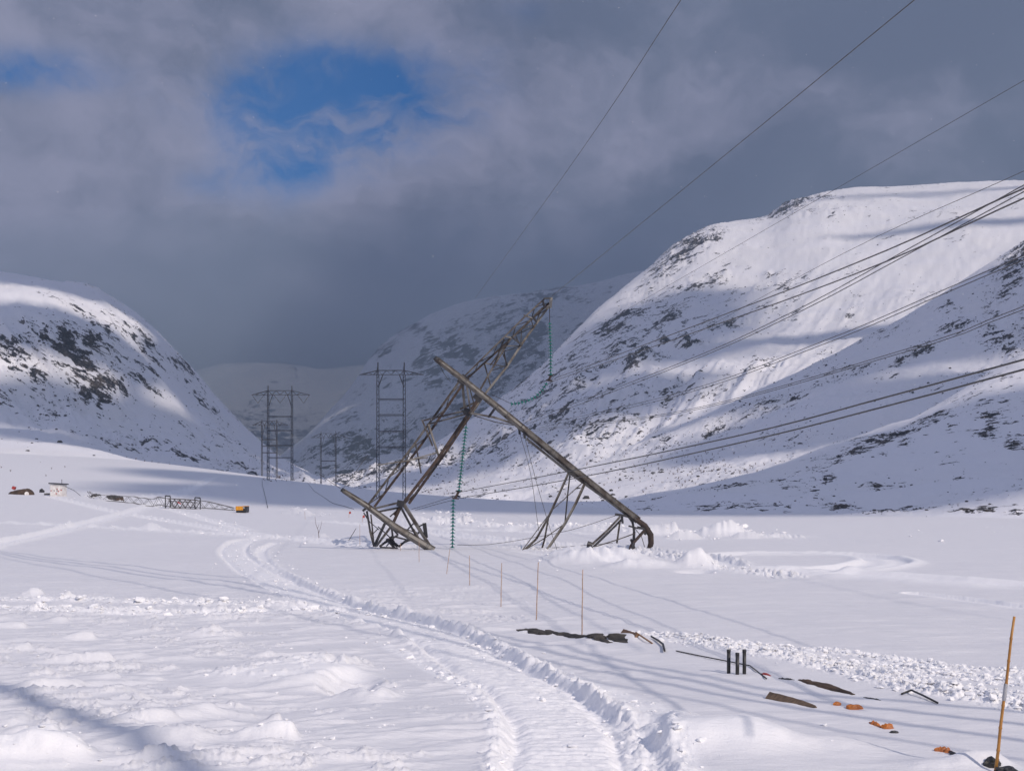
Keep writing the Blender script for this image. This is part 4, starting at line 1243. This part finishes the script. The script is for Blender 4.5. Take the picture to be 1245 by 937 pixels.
for px, py_ in ((-300, 745), (0, 836), (230, 938), (330, 990)):
    x, y = hit(px, py_); W.append(Vector((x, y, 0)) + sun_v * (36 / sun_v.z))
MB().tube(W, .26, 8).build('shadow_caster', M_STEEL, None, True, origin=W[0], label='unseen thick tube added overhead behind the camera to cast the soft shadow at lower left', category='shadow caster')
cable('earth_wire', [(578, 362, 230), (690, 207, 92), (828, 0, 48)], .018, 'steep thin wire rising through the clouds above the middle of the valley', 'wire', 'thin wires high in the sky', ext=0.5)
cable('earth_wire', [(671, 360, 89), (880, 190, 50), (1112, 0, 33)], .016, 'thin wire rising from the tip of the fallen pylon to the top edge', 'wire', 'thin wires high in the sky', ext=1.6)
cable('earth_wire', [(690, 418, 260), (950, 268, 140), (1245, 98, 84)], .026, 'faint thin wire crossing the bare plateau of the right mountain high up', 'wire', 'thin wires high in the sky', ext=1.4)
cable('earth_wire', [(820, 420, 170), (1020, 311, 100), (1245, 208, 72)], .022, 'faint thin wire just above the highest cable pair at the right edge', 'wire', 'thin wires high in the sky', ext=1.2)
thin = [([(632, 527, 85.7), (645, 575, 85.8), (655, 645, 86)], 'left of two thin wires dropping from the long pole to the snow'), ([(638, 531, 85.6), (652, 585, 85.6), (668, 640, 85.5), (682, 682, 84)], 'right of two thin wires dropping from the long pole to the snow'),
        ([(416, 595, 84), (401, 585, 84.5), (388, 576, 85)], 'thin wire slanting up left from the tip of the lower left pole'), ([(417, 594, 84), (432, 574, 86), (447, 553, 88)], 'thin wire slanting up right from the tip of the lower left pole'),
        ([(553, 603, 86), (530, 610, 87), (500, 619, 88)], 'upper thin wire from the low clamp to the base frame'), ([(553, 607, 86), (530, 613, 87), (505, 620, 88)], 'lower thin wire from the low clamp to the base frame'),
        ([(750, 626, 87.5), (690, 645, 87), (600, 661, 86.5), (556, 662, 86)], 'thin wire from the right foot frame running low over the snow'), ([(745, 660, 87), (640, 668, 86.5), (580, 672, 85)], 'thin wire lying almost on the snow below the A frame'),
        ([(534, 442, 84), (541, 456, 84.5), (548, 464, 85)], 'short thin wire dangling under the upper end of the long pole')]
for p_, lab in thin: cable('thin_wire', p_, .018, lab, 'wire', 'thin wires round the fallen pylon', n=10)
for pts_, lab in (([(318, 572), (319, 590), (323, 606), (326, 620)], 'fallen wire lying down the snow slope below the standing pylons, left one'), ([(366, 577), (382, 597), (405, 612), (435, 620)], 'fallen wire curving over the snow slope towards the fallen pylon, right one')):
    W = []
    for a, b in zip(pts_[:-1], pts_[1:]):
        for f in np.linspace(0, 1, 6, endpoint=False):
            x, y = hit(a[0] * (1 - f) + b[0] * f, a[1] * (1 - f) + b[1] * f); W.append(Vector((x, y, gz(x, y) + .06)))
    MB().tube(W, .05, 5).build('fallen_wire', M_WIRE, None, True, origin=W[0], label=lab, category='wire')


# ------------------------------------------------------------------ standing pylons
def truss_leg(q_, x, z0, z1, w_, n, t_=.11):
    t_ *= .72
    for dx, dy in ((-1, -1), (1, -1), (1, 1), (-1, 1)):
        q_.bar((x + dx * w_, dy * w_, z0), (x + dx * w_ * .7, dy * w_ * .7, z1), t_)
    for k in range(n):
        a, b = z0 + (z1 - z0) * k / n, z0 + (z1 - z0) * (k + 1) / n
        s_ = 1 if k % 2 else -1
        for y in (-w_, w_):
            q_.bar((x - s_ * w_, y, a), (x + s_ * w_, y, b), t_ * .6)
        q_.bar((x - w_, s_ * w_, a), (x - w_, -s_ * w_, b), t_ * .6)


def portal_pylon(pxl, pxr, top, base_py, Y, arm_l, arm_r, arm_py, label, vstr=False, rungs=(), t_=.13):
    base_ = P((pxl + pxr) / 2, base_py, Y)
    o_ = empty('transmission_pylon', base_, label, 'pylon', 'portal pylons standing in the valley')
    k = Y / F; sep_ = (pxr - pxl) * k; zt = (base_py - top) * k; za = (base_py - arm_py) * k; x0 = -sep_ / 2
    def B(q_, name):
        me_ = bpy.data.meshes.new(name); me_.from_pydata([tuple(v) for v in q_.v], [], q_.f); return link(name, me_, M_FARSTEEL, o_)
    for x in (x0, -x0):
        q_ = MB(); truss_leg(q_, x, -2.5, za, .36, 30, t_); B(q_, 'leg')
        q_ = MB(); q_.bar((x, 0, za), (x, 0, zt), .3); q_.bar((x - .4, 0, za), (x, 0, zt), .1); B(q_, 'peak')
    la, ra = (arm_l - (pxl + pxr) / 2) * k, (arm_r - (pxl + pxr) / 2) * k
    dep = 5.2 * k
    q_ = MB()
    for y in (-.5, .5):
        q_.bar((la, y * .2, za), (ra, y * .2, za), t_ * .9)
        q_.bar((x0, y, za + dep), (-x0, y, za + dep), t_ * .9)
        q_.bar((la, y * .2, za), (x0, y, za + dep), t_); q_.bar((ra, y * .2, za), (-x0, y, za + dep), t_)
        for i in range(6):
            a, b = x0 + sep_ * i / 6, x0 + sep_ * (i + 1) / 6
            q_.bar((a, y, za + (0 if i % 2 else dep)), (b, y, za + (dep if i % 2 else 0)), t_ * .55)
        for s_, e in ((la, x0), (ra, -x0)):
            for i in range(3):
                f0, f1 = i / 4 + .25, (i + 1) / 4 + .25
                q_.bar((s_ + (e - s_) * f0, y, za + (dep * f0 if i % 2 else 0)), (s_ + (e - s_) * min(f1, 1), y, za + (0 if i % 2 else dep * f1)), t_ * .7)
    B(q_, 'crossarm')
    for s_ in (1, -1):
        q_ = MB(); q_.tube([(s_ * x0 * .62, 0, za), (s_ * x0 * .8, 0, za - 1.4 * dep), (s_ * x0 * .98, 0, za - 3 * dep)], .14, 5); B(q_, 'knee_brace')
    for rpy in rungs:
        z = (base_py - rpy) * k
        q_ = MB(); q_.bar((x0, -.2, z), (-x0, -.2, z), t_ * 1.6); q_.bar((x0, .2, z - .3), (-x0, .2, z - .3), t_); B(q_, 'rung')
    if vstr:
        for c in (la * .78, 0, ra * .78):
            q_ = MB(); q_.bar((c - 2.2, 0, za), (c, 0, za - 3), .12); q_.bar((c + 2.2, 0, za), (c, 0, za - 3), .12); B(q_, 'insulator')
    return o_


portal_pylon(459.5, 491.5, 440.5, 603, 300, 437, 515, 455.5, 'tallest standing lattice portal pylon, just left of the fallen one', False, (485, 504, 524, 543), .14)
portal_pylon(326, 355, 469, 576, 420, 306, 377, 480, 'standing portal pylon with V shaped insulators on the crest at the left', True, (506, 523, 541, 556), .15)
portal_pylon(318.5, 336.5, 510, 578, 640, 307, 350, 517, 'smaller standing portal pylon half hidden behind the one with V shaped insulators', False, (534, 542, 550), .22)
portal_pylon(390.3, 408.3, 524, 590, 700, 378, 423, 532, 'small faint portal pylon between the two taller ones', False, (560,), .22)

# ------------------------------------------------------------------ stakes
def stake(px, py0, pxt, pyt, label, r=.022, mat=M_STICK, tape=False, sink=.25):
    b = on(px, py0); Y = b.y
    top = P(pxt, pyt, Y); d = (top - b).normalized()
    o_ = empty('bamboo_stake', b, label, 'stake', 'bamboo marker stakes in the snow')
    pts_, rs = [], []
    L = (top - b).length; n = 7
    pts_.append(b - d * sink); rs.append(r)
    for i in range(1, n + 1):
        c = b + d * L * i / n
        wv = Vector((math.sin(i * 1.9) * r * .2, 0, 0))
        for e, k in ((-.02, 1), (-.005, 1.22), (.008, 1.22), (.02, 1)):
            pts_.append(c + wv + d * e * (1 if i < n else 0)); rs.append(r * (1 - .25 * i / n) * (k if i < n else 1))
    MB().tube(pts_, rs, 8).build('cane', mat, o_, True)
    if tape:
        c0, c1 = b + d * L * .46, b + d * L * .57
        MB().tube([c0, c0 + d * .01, c1 - d * .01, c1], [r * .9, r * 1.15, r * 1.15, r * .9], 10).build('tape', M_TAPE, o_, True)
    return o_


stake(1210, 936, 1233, 749, 'tall golden bamboo stake with a grey tape band at the right edge', .026, M_BAMBOO, True)
stake(707.5, 773, 708.5, 692, 'rightmost pale stake of the row, rising behind the dark rock', .017)
stake(652, 757, 654.5, 683, 'long pale stake second from the right in the row', .017)
stake(609, 737, 610, 684, 'pale stake third from the right in the row, left of the two longest', .016)
stake(571, 714, 571, 675, 'short upright pale stake in the row, right of the leaning one', .016)
stake(543, 697, 547, 667, 'leaning pale stake in the row below the lowest insulator string', .016)
stake(509.5, 682, 509.5, 656, 'thin pale stake in front of the pylon base', .016)
stake(487, 670, 487, 660, 'shortest stake stub left of the pylon base foot', .016)
stake(437.5, 663, 437.5, 637, 'thin upright stake left of the pylon base', .016)
stake(424, 657, 433, 642, 'grey leaning stick left of the upright stake by the pylon base', .03, M_STEEL)
stake(371, 631, 370.5, 621, 'tiny stake left of the branched twig', .02)
# branched twig
b = on(388, 656)
q_ = MB().tube([b - Vector((0, 0, .2)), P(387, 645, b.y), P(384, 637, b.y), P(383, 628, b.y)], [.03, .022, .016, .01], 5)
q_.tube([P(387.5, 648, b.y), P(390, 640, b.y), P(391.5, 633, b.y)], [.02, .014, .01], 5).tube([P(386, 642, b.y), P(388, 637, b.y)], [.014, .008], 5)
q_.build('bare_twig', M_TWIG, None, origin=b, label='bare forked twig sticking out of the snow left of the pylon', category='twig')
for px, py_ in ((424, 625), (440.5, 630)):
    b = on(px, py_ + 4)
    q_ = MB().tube([b - Vector((0, 0, .2)), b + Vector((.05, 0, .9))], .025, 5); q_.v += []; 
    o_ = empty('marker_flag', b, 'small red marker flag in the snow, ' + ('left one beside the heap' if px < 430 else 'right one just left of the pylon base'), 'flag')
    q_.build('flagpole', M_STICK, o_)
    MB().raw([b + Vector((.03, 0, .55)), b + Vector((.34, .05, .62)), b + Vector((.30, .08, .95)), b + Vector((.05, 0, .92)), b + Vector((.03, .02, .55)), b + Vector((.34, .07, .62)), b + Vector((.30, .10, .95)), b + Vector((.05, .02, .92))],
             [(0, 1, 2, 3), (7, 6, 5, 4), (0, 4, 5, 1), (1, 5, 6, 2), (2, 6, 7, 3), (3, 7, 4, 0)]).build('flag', M_RED, o_)

# three black posts
for px, pyb, pyt, lab in ((886, 822, 789, 'left black post of the three standing in the snow'), (896.5, 824, 793, 'shortest middle black post of the three standing in the snow'), (905, 823.5, 789, 'right black post of the three standing in the snow')):
    b = on(px, pyb); top = P(px, pyt, b.y)
    o_ = empty('black_post', b, lab, 'post', 'three short black posts')
    MB().tube([b - Vector((0, 0, .2)), top - Vector((0, 0, .05))], .043, 10).build('pipe', M_BLACK, o_, True)
    MB().tube([top - Vector((0, 0, .06)), top - Vector((0, 0, .005)), top], [.047, .047, .035], 10).build('end_cap', M_DARK, o_, True)


# ------------------------------------------------------------------ things half buried in the foreground
def slab(name, pts, h, mat, label, cat, seed=0, rough=.3, group=None):
    """low irregular lump following a photo outline centre line: pts (px, py, half width m)"""
    rng_ = random.Random(seed)
    o0 = on(pts[0][0], pts[0][1])
    V_, F_ = [], []
    n = len(pts) * 4
    C_ = [on(p_[0], p_[1]) for p_ in pts]
    ring = 8
    for i in range(n + 1):
        f = i / n * (len(pts) - 1); j = min(int(f), len(pts) - 2); g = f - j
        c = C_[j].lerp(C_[j + 1], g); wd = pts[j][2] * (1 - g) + pts[j + 1][2] * g
        wd *= 1 + rng_.uniform(-rough, rough)
        d = (C_[j + 1] - C_[j]); d.z = 0; d.normalize(); nrm = Vector((-d.y, d.x, 0))
        gzc = gz(c.x, c.y)
        for k in range(ring):
            a = 2 * math.pi * k / ring
            V_.append(Vector((c.x, c.y, gzc)) + nrm * math.cos(a) * wd + Vector((0, 0, math.sin(a) * h * min(1, wd / pts[1][2]) * (1 + rng_.uniform(-rough, rough)))))
    for i in range(n):
        for k in range(ring):
            k2 = (k + 1) % ring; F_.append((i * ring + k, i * ring + k2, (i + 1) * ring + k2, (i + 1) * ring + k))
    F_.append(tuple(range(ring))[::-1]); F_.append(tuple(n * ring + k for k in range(ring)))
    q = MB(); q.v = V_; q.f = F_
    pr = dict(label=label, category=cat)
    if group: pr['group'] = group
    return q.build(name, mat, None, False, origin=o0, **pr)


slab('rock', [(628, 766, .05), (640, 768, .25), (655, 770.5, .26), (668, 772, .2)], .07, M_ROCK, 'dark flat rock bared by the wind left of the rightmost stake of the row', 'rock', 1)
slab('rock', [(666, 769, .1), (690, 773, .22), (712, 777, .42), (728, 781, .22), (742, 784, .1)], .07, M_ROCK, 'longest dark rock in the snow at the foot of the rightmost stake of the row', 'rock', 2)
slab('rock', [(741, 780, .06), (750, 781, .35), (762, 784, .05)], .05, M_ROCK, 'small dark rock slab between the longest rock and the brown board', 'rock', 3)
slab('pipe', [(972, 829, .05), (984, 832, .12), (1004, 836, .2), (1022, 841, .12), (1038, 845, .04)], .06, M_BROWN, 'dark brown log half buried behind the grey plank', 'log', 4, .15).name = 'log'
slab('scrap', [(947, 827, .02), (955, 828, .06), (966, 829, .02)], .04, M_BLACK, 'small black scrap between the posts and the dark log', 'scrap', 5)
slab('scrap', [(1050, 848, .015), (1060, 850, .05), (1071, 853, .01)], .03, M_BLACK, 'thin black scrap on the snow right of the dark log', 'scrap', 6)
slab('scrap', [(925, 823, .02), (931, 824, .06), (937, 825, .02)], .04, M_RED, 'tiny reddish scrap right of the three black posts', 'scrap', 7)


def strap(pts, r, label, mat=M_BLACK, lift=.03, arch=None):
    W = []
    for i, (px, py_) in enumerate(pts):
        b = on(px, py_); W.append(b + Vector((0, 0, lift + (arch[i] if arch else 0))))
    W2 = []
    for a, b in zip(W[:-1], W[1:]):
        for f in (0, .33, .66): W2.append(a.lerp(b, f))
    W2.append(W[-1])
    return MB().tube(W2, r, 6).build('hose', mat, None, True, origin=W[0], label=label, category='hose')


strap([(822, 795), (850, 801), (886, 808), (912, 814), (932, 829)], .016, 'black hose lying on the snow through the three posts')
strap([(1096, 846), (1108, 844.5), (1122, 850), (1140, 857)], .022, 'black hose arching out of the snow near the rough snow band', arch=[0, .05, .03, 0])
strap([(792, 780), (800, 783), (806, 788), (808, 796)], .03, 'bent grey black strap end right of the brown board', M_DARK, .06)
strap([(1155, 912), (1163, 915), (1172, 919)], .03, 'short black hose end beside the last orange scrap')


def board(a, b, wd, th, mat, label, name='board', tilt=0.0, lift=0.03):
    A, B_ = on(*a), on(*b)
    A = A + Vector((0, 0, lift)); B_ = B_ + Vector((0, 0, lift * .2))
    d = (B_ - A).normalized(); side = Vector((0, 0, 1)).cross(d).normalized(); side = (Matrix.Rotation(tilt, 3, d) @ side); up = d.cross(side)
    L = (B_ - A).length; V_, F_ = [], []; n = 10; rg = random.Random(5)
    for i in range(n + 1):
        c = A + d * L * i / n; tp = 1 - .75 * (i / n) ** 3 if name == 'plank' else 1
        for sx, sz in ((-1, -1), (1, -1), (1, 1), (-1, 1)):
            V_.append(c + side * sx * wd / 2 * tp * (1 + rg.uniform(-.06, .06)) + up * sz * th / 2)
    for i in range(n):
        for k in range(4):
            F_.append((i * 4 + k, i * 4 + (k + 1) % 4, i * 4 + 4 + (k + 1) % 4, i * 4 + 4 + k))
    F_ += [(3, 2, 1, 0), tuple(n * 4 + k for k in range(4))]
    q = MB(); q.v = V_; q.f = F_
    return q.build(name, mat, None, False, origin=A, label=label, category='board')


board((757, 774), (774, 781), .18, .07, M_WOOD2, 'short brown board tilted up out of the snow right of the dark rocks', tilt=.9, lift=.10)
board((773, 780), (793, 785), .04, .03, M_WOOD2, 'thin batten running from the short brown board to the bent strap', 'batten', lift=.08)
board((934, 850), (992, 861), .17, .07, M_WOOD, 'grey brown plank half buried in the snow below the three posts', 'plank', tilt=.75, lift=.05)


def crumple(px, py_, wd, h, mat, label, seed, cat='tarpaulin'):
    v, f = ico(2); rg = np.random.default_rng(seed)
    c = on(px, py_)
    n = fbm(v[:, 0] * 2.3 + seed, v[:, 1] * 2.3 + v[:, 2] * 1.7, 3, seed, .6, True)
    v = v * (0.55 + .9 * n)[:, None]
    v = v * np.array([wd, wd * .6, h])
    V_ = [c + Vector(p_) for p_ in v]
    q = MB(); q.v = V_; q.f = [tuple(x) for x in f]
    return q.build('tarpaulin' if cat == 'tarpaulin' else 'sack', mat, None, False, origin=c, label=label, category=cat)


crumple(1018, 858, .075, .06, M_ORANGE, 'smallest orange tarpaulin scrap, leftmost in the row on the snow', 1)
crumple(1038, 861.5, .15, .075, M_ORANGE, 'bright orange tarpaulin scrap right of the leftmost small one', 2)
slab('tarpaulin', [(1057, 877, .02), (1064, 879, .07), (1072, 882, .03)], .06, M_ORANGE, 'flat orange tarpaulin strip beside the rounded orange lump', 'tarpaulin', 8)
crumple(1079, 883, .10, .075, M_ORANGE, 'rounded orange tarpaulin lump with a black scrap at its right', 3)
crumple(1087, 888, .07, .04, M_BLACK, 'black scrap right of the rounded orange lump', 4, 'scrap')
slab('tarpaulin', [(1136, 909, .03), (1146, 909, .07), (1152, 910, .06), (1161, 912, .02)], .08, M_ORANGE, 'last orange tarpaulin scrap towards the golden bamboo stake', 'tarpaulin', 9)
crumple(1206, 931, .13, .10, M_BLACK, 'black crumpled sack left of the foot of the golden bamboo stake', 6, 'sack')
crumple(1224, 937, .18, .10, M_DARK, 'dark grey crumpled sack right of the foot of the golden bamboo stake', 7, 'sack')

# falling snowflakes in the air
rng = np.random.default_rng(5)
n = 260
Yf = rng.uniform(4, 26, n); fx = (rng.uniform(-20, 1265, n) - CX) / F * Yf; fz = EYE + (HY - rng.uniform(-10, 700, n)) / F * Yf
scatter('falling_snow', np.stack([fx, Yf, fz], 1), Yf * rng.uniform(.00014, .00036, n), M_CLOD, 1.0, 4, .2, True, label='scattered snowflakes drifting through the air')

# ------------------------------------------------------------------ distant gear on the left
# white cabin
b = on(71, 603); k = b.y / F
cab = empty('white_cabin', b, 'small white cabin with rusty red marks on the far snow at left', 'cabin')
W_, H_, D_ = 14.5 * k / 2, 14 * k, 1.3
MB().box(b + Vector((0, 0, H_ / 2 - .2)), (W_, D_, H_ / 2 + .2)).build('wall', M_WHITE, cab, bevel=.03)
MB().box(b + Vector((.05, 0, H_ + .12)), (W_ + .25, D_ + .25, .12), Matrix.Rotation(.06, 3, 'Y')).build('roof', M_DARK, cab, bevel=.03)
for s_ in (-.5, .5):
    dr = MB().box(b + Vector((W_ * s_, -D_ - .03, H_ * .45)), (W_ * .38, .04, H_ * .40)).build('door', M_WHITE, cab, bevel=.015)
    MB().box(b + Vector((W_ * s_ - W_ * .25 * (1 if s_ > 0 else -1), -D_ - .09, H_ * .45)), (.05, .03, .15)).build('handle', M_DARK, dr)
for x, z in ((-.75, .45), (.25, .6), (.5, .4), (.9, .5), (.1, .2)):
    MB().tube([b + Vector((W_ * x, -D_ - .075, H_ * z)), b + Vector((W_ * x + .01, -D_ - .10, H_ * z))], .14, 7).build('rust_mark', M_RED, cab)
MB().tube([b + Vector((W_ * .98, -D_, H_)), b + Vector((W_ * 1.0, -D_, H_ + 1.0))], .06, 6).build('mast', M_DARK, cab)
MB().bar(b + Vector((-W_ - 1.5, -.3, .35)), b + Vector((-W_, -.3, .4)), .35).build('step', M_STEEL, cab)
MB().tube([P(79, 591, b.y), P(90, 596, b.y), P(98, 602.5, b.y)], .05, 5).build('guy_wire', M_DARK, cab)
# dark stack: tarped machine
b = on(26, 601); k = b.y / F
mc = empty('tarped_vehicle', b, 'dark brown tarped vehicle with a pale wheel and a red box at far left', 'vehicle')
v, f = ico(3)
n = fbm(v[:, 0] * 2 + 3, v[:, 1] * 2 + v[:, 2] * 2, 4, 9)
prof = np.interp(v[:, 0], [-1, -.6, -.1, .35, .7, 1], [.45, .65, .8, 1.1, 1.0, .55])
v2 = np.sign(v) * np.abs(v) ** .7 * np.array([15.5 * k / 1.05, 1.6, 7.2 * k]); v2[:, 2] *= prof * (.75 + .45 * n); v2[:, 2] = np.maximum(v2[:, 2], -.3)
q = MB(); q.v = [b + Vector(p_) for p_ in v2]; q.f = [tuple(x) for x in f]; q.build('tarpaulin', M_BROWN, mc)
MB().tube([P(32.5, 600, b.y - 1.9), P(32.5, 600, b.y - 1.5)], .42, 14).build('wheel', M_WHITE, mc)
MB().box(P(17, 593, b.y - .6), (.32, .3, .3), Matrix.Rotation(.4, 3, 'Y')).build('box', M_RED, mc, bevel=.03)
b = on(51, 601)
crumple(51, 598.5, .5, .8, M_BLACK, 'small dark bundle between the tarped vehicle and the white cabin', 11, 'sack')
# lattice mast lying on the snow
mast = empty('lying_lattice_mast', on(190, 616), 'long grey lattice mast lying on the snow left of the orange machine', 'mast')


def mastpt(px, top):
    bpy_ = np.interp(px, [104, 200, 240, 300], [607, 616, 618, 622.0])
    b_ = on(px, bpy_)
    return b_


prev = None; segs = list(np.linspace(106, 284, 30))
for y_off, nm in ((0, 0), (1.1, 1)):
    top_l, bot_l = [], []
    for px in segs:
        b_ = mastpt(px, 0); hgt = np.interp(px, [104, 130, 200, 250, 284], [.9, 1.1, 1.5, 1.3, .5])
        top_l.append(b_ + Vector((0, y_off, hgt))); bot_l.append(b_ + Vector((0, y_off, .12)))
    MB().tube(top_l, .045, 5).build('chord', M_PALE, mast); MB().tube(bot_l, .045, 5).build('chord', M_PALE, mast)
    for i in range(len(segs) - 1):
        a, b2 = (bot_l[i], top_l[i + 1]) if i % 2 else (top_l[i], bot_l[i + 1])
        MB().bar(a, b2, .045).build('lacing', M_PALE, mast)
# lattice cradle round it
cr = empty('lattice_frame', on(221, 618), 'dark box shaped lattice frame standing around the lying mast', 'frame')
Yc = on(221, 618).y; k = Yc / F
for px0, px1 in ((201, 207), (237, 243.5)):
    for dy in (-1.1, 1.1):
        a0, a1 = P(px0, 617.5 + (px0 - 201) * .06, Yc + dy), P(px0, 602.5 + (px0 - 201) * .06, Yc + dy); c0, c1 = P(px1, 618 + (px0 - 201) * .06, Yc + dy), P(px1, 603 + (px0 - 201) * .06, Yc + dy)
        MB().bar(a0, a1, .14).build('post', M_DARK, cr); MB().bar(c0, c1, .14).build('post', M_DARK, cr)
        MB().bar(a1, c1, .2).build('rail', M_DARK, cr); MB().bar(a0, c1.lerp(c0, .3), .1).build('brace', M_DARK, cr)
for z_, w_ in ((606, .16), (609, .12), (617, .12)):
    for dy in (-1.1, 1.1): MB().bar(P(205, z_, Yc + dy), P(240, z_ + 1.8, Yc + dy), w_).build('rail', M_STEEL, cr)
for i in range(5):
    x0_, x1_ = 206 + i * 6.4, 206 + (i + 1) * 6.4
    for dy in (-1.1, 1.1):
        MB().bar(P(x0_, 607 + i * .3, Yc + dy), P(x1_, 617.5, Yc + dy), .1).build('brace', M_STEEL, cr); MB().bar(P(x1_, 607 + i * .3, Yc + dy + .1), P(x0_, 617.5, Yc + dy + .1), .1).build('brace', M_STEEL, cr)
MB().bar(P(216, 610, Yc - 1.4), P(220, 612.5, Yc - 1.4), .16).build('red_strap', M_RED, cr)
# rocks near the mast
crumple(117, 604.5, 1.0, .6, M_ROCK, 'dark rock under a cap of snow at the left end of the lying mast', 21, 'rock').name = 'rock'
crumple(138, 607, 1.6, .8, M_ROCK, 'brown rock pile behind the left half of the lying mast', 22, 'rock').name = 'rock'
crumple(145, 608, .9, .5, M_BROWN, 'second brown rock right of the pile behind the lying mast', 23, 'rock').name = 'rock'
# orange machine
b = on(295, 623); k = b.y / F
om = empty('snow_machine', b, 'small orange yellow tracked machine with a black cab on the far snow', 'machine')
MB().box(b + Vector((-2.5 * k, 0, 5.2 * k)), (4.6 * k, .9, 2.7 * k)).build('body', M_YELLOW, om, bevel=.08)
MB().box(b + Vector((4.0 * k, 0, 4.6 * k)), (2.6 * k, .85, 3.2 * k)).build('cab', M_DARK, om, bevel=.06)
MB().box(b + Vector((3.0 * k, -.88, 6.2 * k)), (1.0 * k, .03, .9 * k)).build('window', M_TAPE, om)
MB().box(b + Vector((4.2 * k, 0, 8.0 * k)), (2.8 * k, .9, .25 * k)).build('roof', M_YELLOW, om, bevel=.02)
for s_ in (-1, 1):
    q = MB(); pr = []
    for i in range(16):
        a = 2 * math.pi * i / 16; pr.append((math.copysign(5.0 * k, math.cos(a)) + 1.4 * k * math.cos(a), 1.4 * k * math.sin(a)))
    vs = [b + Vector((x, s_ * .75 + yy, 1.6 * k + z)) for yy in (-.2, .2) for x, z in pr]
    q.raw(vs, [(i, (i + 1) % 16, 16 + (i + 1) % 16, 16 + i) for i in range(16)] + [tuple(range(16))[::-1], tuple(range(16, 32))]); q.build('track', M_BLACK, om)

# ------------------------------------------------------------------ broken cloud deck high on the sunny side, outside the frame
def cloud_at(T, L, rx, ry, rz, seed, n=7):
    c = Vector(T) + sun_v * L
    rg = random.Random(seed)
    v0, f0 = ico(3)
    q = MB()
    vs, fs = [], []
    for i in range(n):
        a = rg.uniform(0, 6.28); d = rg.random() ** .5 * .6 if i else 0
        cc = np.array([c.x + rx * d * math.cos(a), c.y + ry * d * math.sin(a), c.z + rg.uniform(-.2, .2) * rz])
        s_ = rg.uniform(.4, .6) if i else .8
        nn = 1 + .5 * (fbm(v0[:, 0] * 1.8 + seed + i, v0[:, 1] * 1.8 + v0[:, 2], 4, seed + i) - .5)
        b_ = sum(len(x) for x in vs)
        vs.append(v0 * nn[:, None] * np.array([rx * s_, ry * s_, rz * s_]) + cc); fs.append(f0 + b_)
    o_ = link('cloud', np_mesh('cloud', np.vstack(vs), np.vstack(fs)), M_CLOUD, kind='stuff')
    return o_


def shade(px, py_, Y, rx, ry, L=2600, rz=40, n=7):
    return (tuple(P(px, py_, Y)), L, rx, ry, rz, n)


CLOUDS = [
    shade(900, 615, 300, 170, 95), shade(560, 600, 360, 90, 60), shade(1250, 560, 330, 130, 90),           # edge of the plain and the knoll
    shade(1150, 440, 760, 190, 120), shade(1000, 520, 640, 90, 70),                                         # near hill
    shade(690, 490, 1350, 150, 260, 7000, 60, 12), shade(600, 545, 1000, 150, 130, 5000), shade(760, 470, 1100, 120, 60, 7000),                                       # steep left flank of the right mountain
    shade(560, 440, 2900, 480, 420, 3600), shade(420, 560, 2500, 420, 420, 3600), shade(430, 470, 3000, 260, 380, 3600), shade(380, 570, 3700, 500, 380, 4200), shade(760, 360, 3200, 420, 420, 3600),
    shade(280, 560, 2000, 200, 260, 3400),
    shade(0, 350, 1250, 230, 160), shade(20, 385, 1050, 190, 90), shade(110, 530, 770, 150, 60), shade(250, 545, 850, 100, 60), shade(60, 440, 860, 130, 60), shade(270, 490, 1050, 120, 150), shade(330, 545, 1000, 120, 110), shade(200, 560, 700, 120, 60), shade(30, 520, 650, 130, 40),
    shade(330, 585, 420, 60, 45),
    shade(1150, 262, 1900, 330, 30, 8000, 20, 5), shade(1180, 310, 1600, 260, 30, 4200, 20, 5), shade(1050, 410, 1100, 160, 40, 3000, 20, 5),
]
for i, (T, L, rx, ry, rz, n) in enumerate(CLOUDS): cloud_at(T, L, rx, ry, rz, i + 1, n)

# ------------------------------------------------------------------ snow-shower haze
hm = bpy.data.materials.new('haze'); hm.use_nodes = True
hq = NT(hm.node_tree); hq.n.clear()
ho = hq.add('ShaderNodeOutputMaterial'); hv = hq.add('ShaderNodeVolumePrincipled')
hv.inputs['Color'].default_value = (0.64, 0.81, 1.0, 1)
hv.inputs['Density'].default_value = 0.00023
hv.inputs['Anisotropy'].default_value = 0.2
hq.l.new(hv.outputs[0], ho.inputs['Volume'])
hz = MB().box((0, 0, 290), (7100, 7100, 400)).build('haze', hm, None, kind='stuff')


# snow shower hanging in the far end of the valley
sm_ = bpy.data.materials.new('snow_shower'); sm_.use_nodes = True
sq_ = NT(sm_.node_tree); sq_.n.clear()
so_ = sq_.add('ShaderNodeOutputMaterial'); sv_ = sq_.add('ShaderNodeVolumePrincipled')
sv_.inputs['Color'].default_value = (0.66, 0.82, 1.0, 1)
sv_.inputs['Density'].default_value = 0.00050
sv_.inputs['Anisotropy'].default_value = 0.2
sq_.l.new(sv_.outputs[0], so_.inputs['Volume'])
v0, f0 = ico(3)
sh_ = v0 * np.array([2300, 2100, 640]) + np.array([-350, 4150, 250])
sh_[:, 2] = np.clip(sh_[:, 2], -95, 670)
link('snow_shower', np_mesh('snow_shower', sh_, f0), sm_, kind='stuff', label='pale snow shower hanging in the far end of the valley')
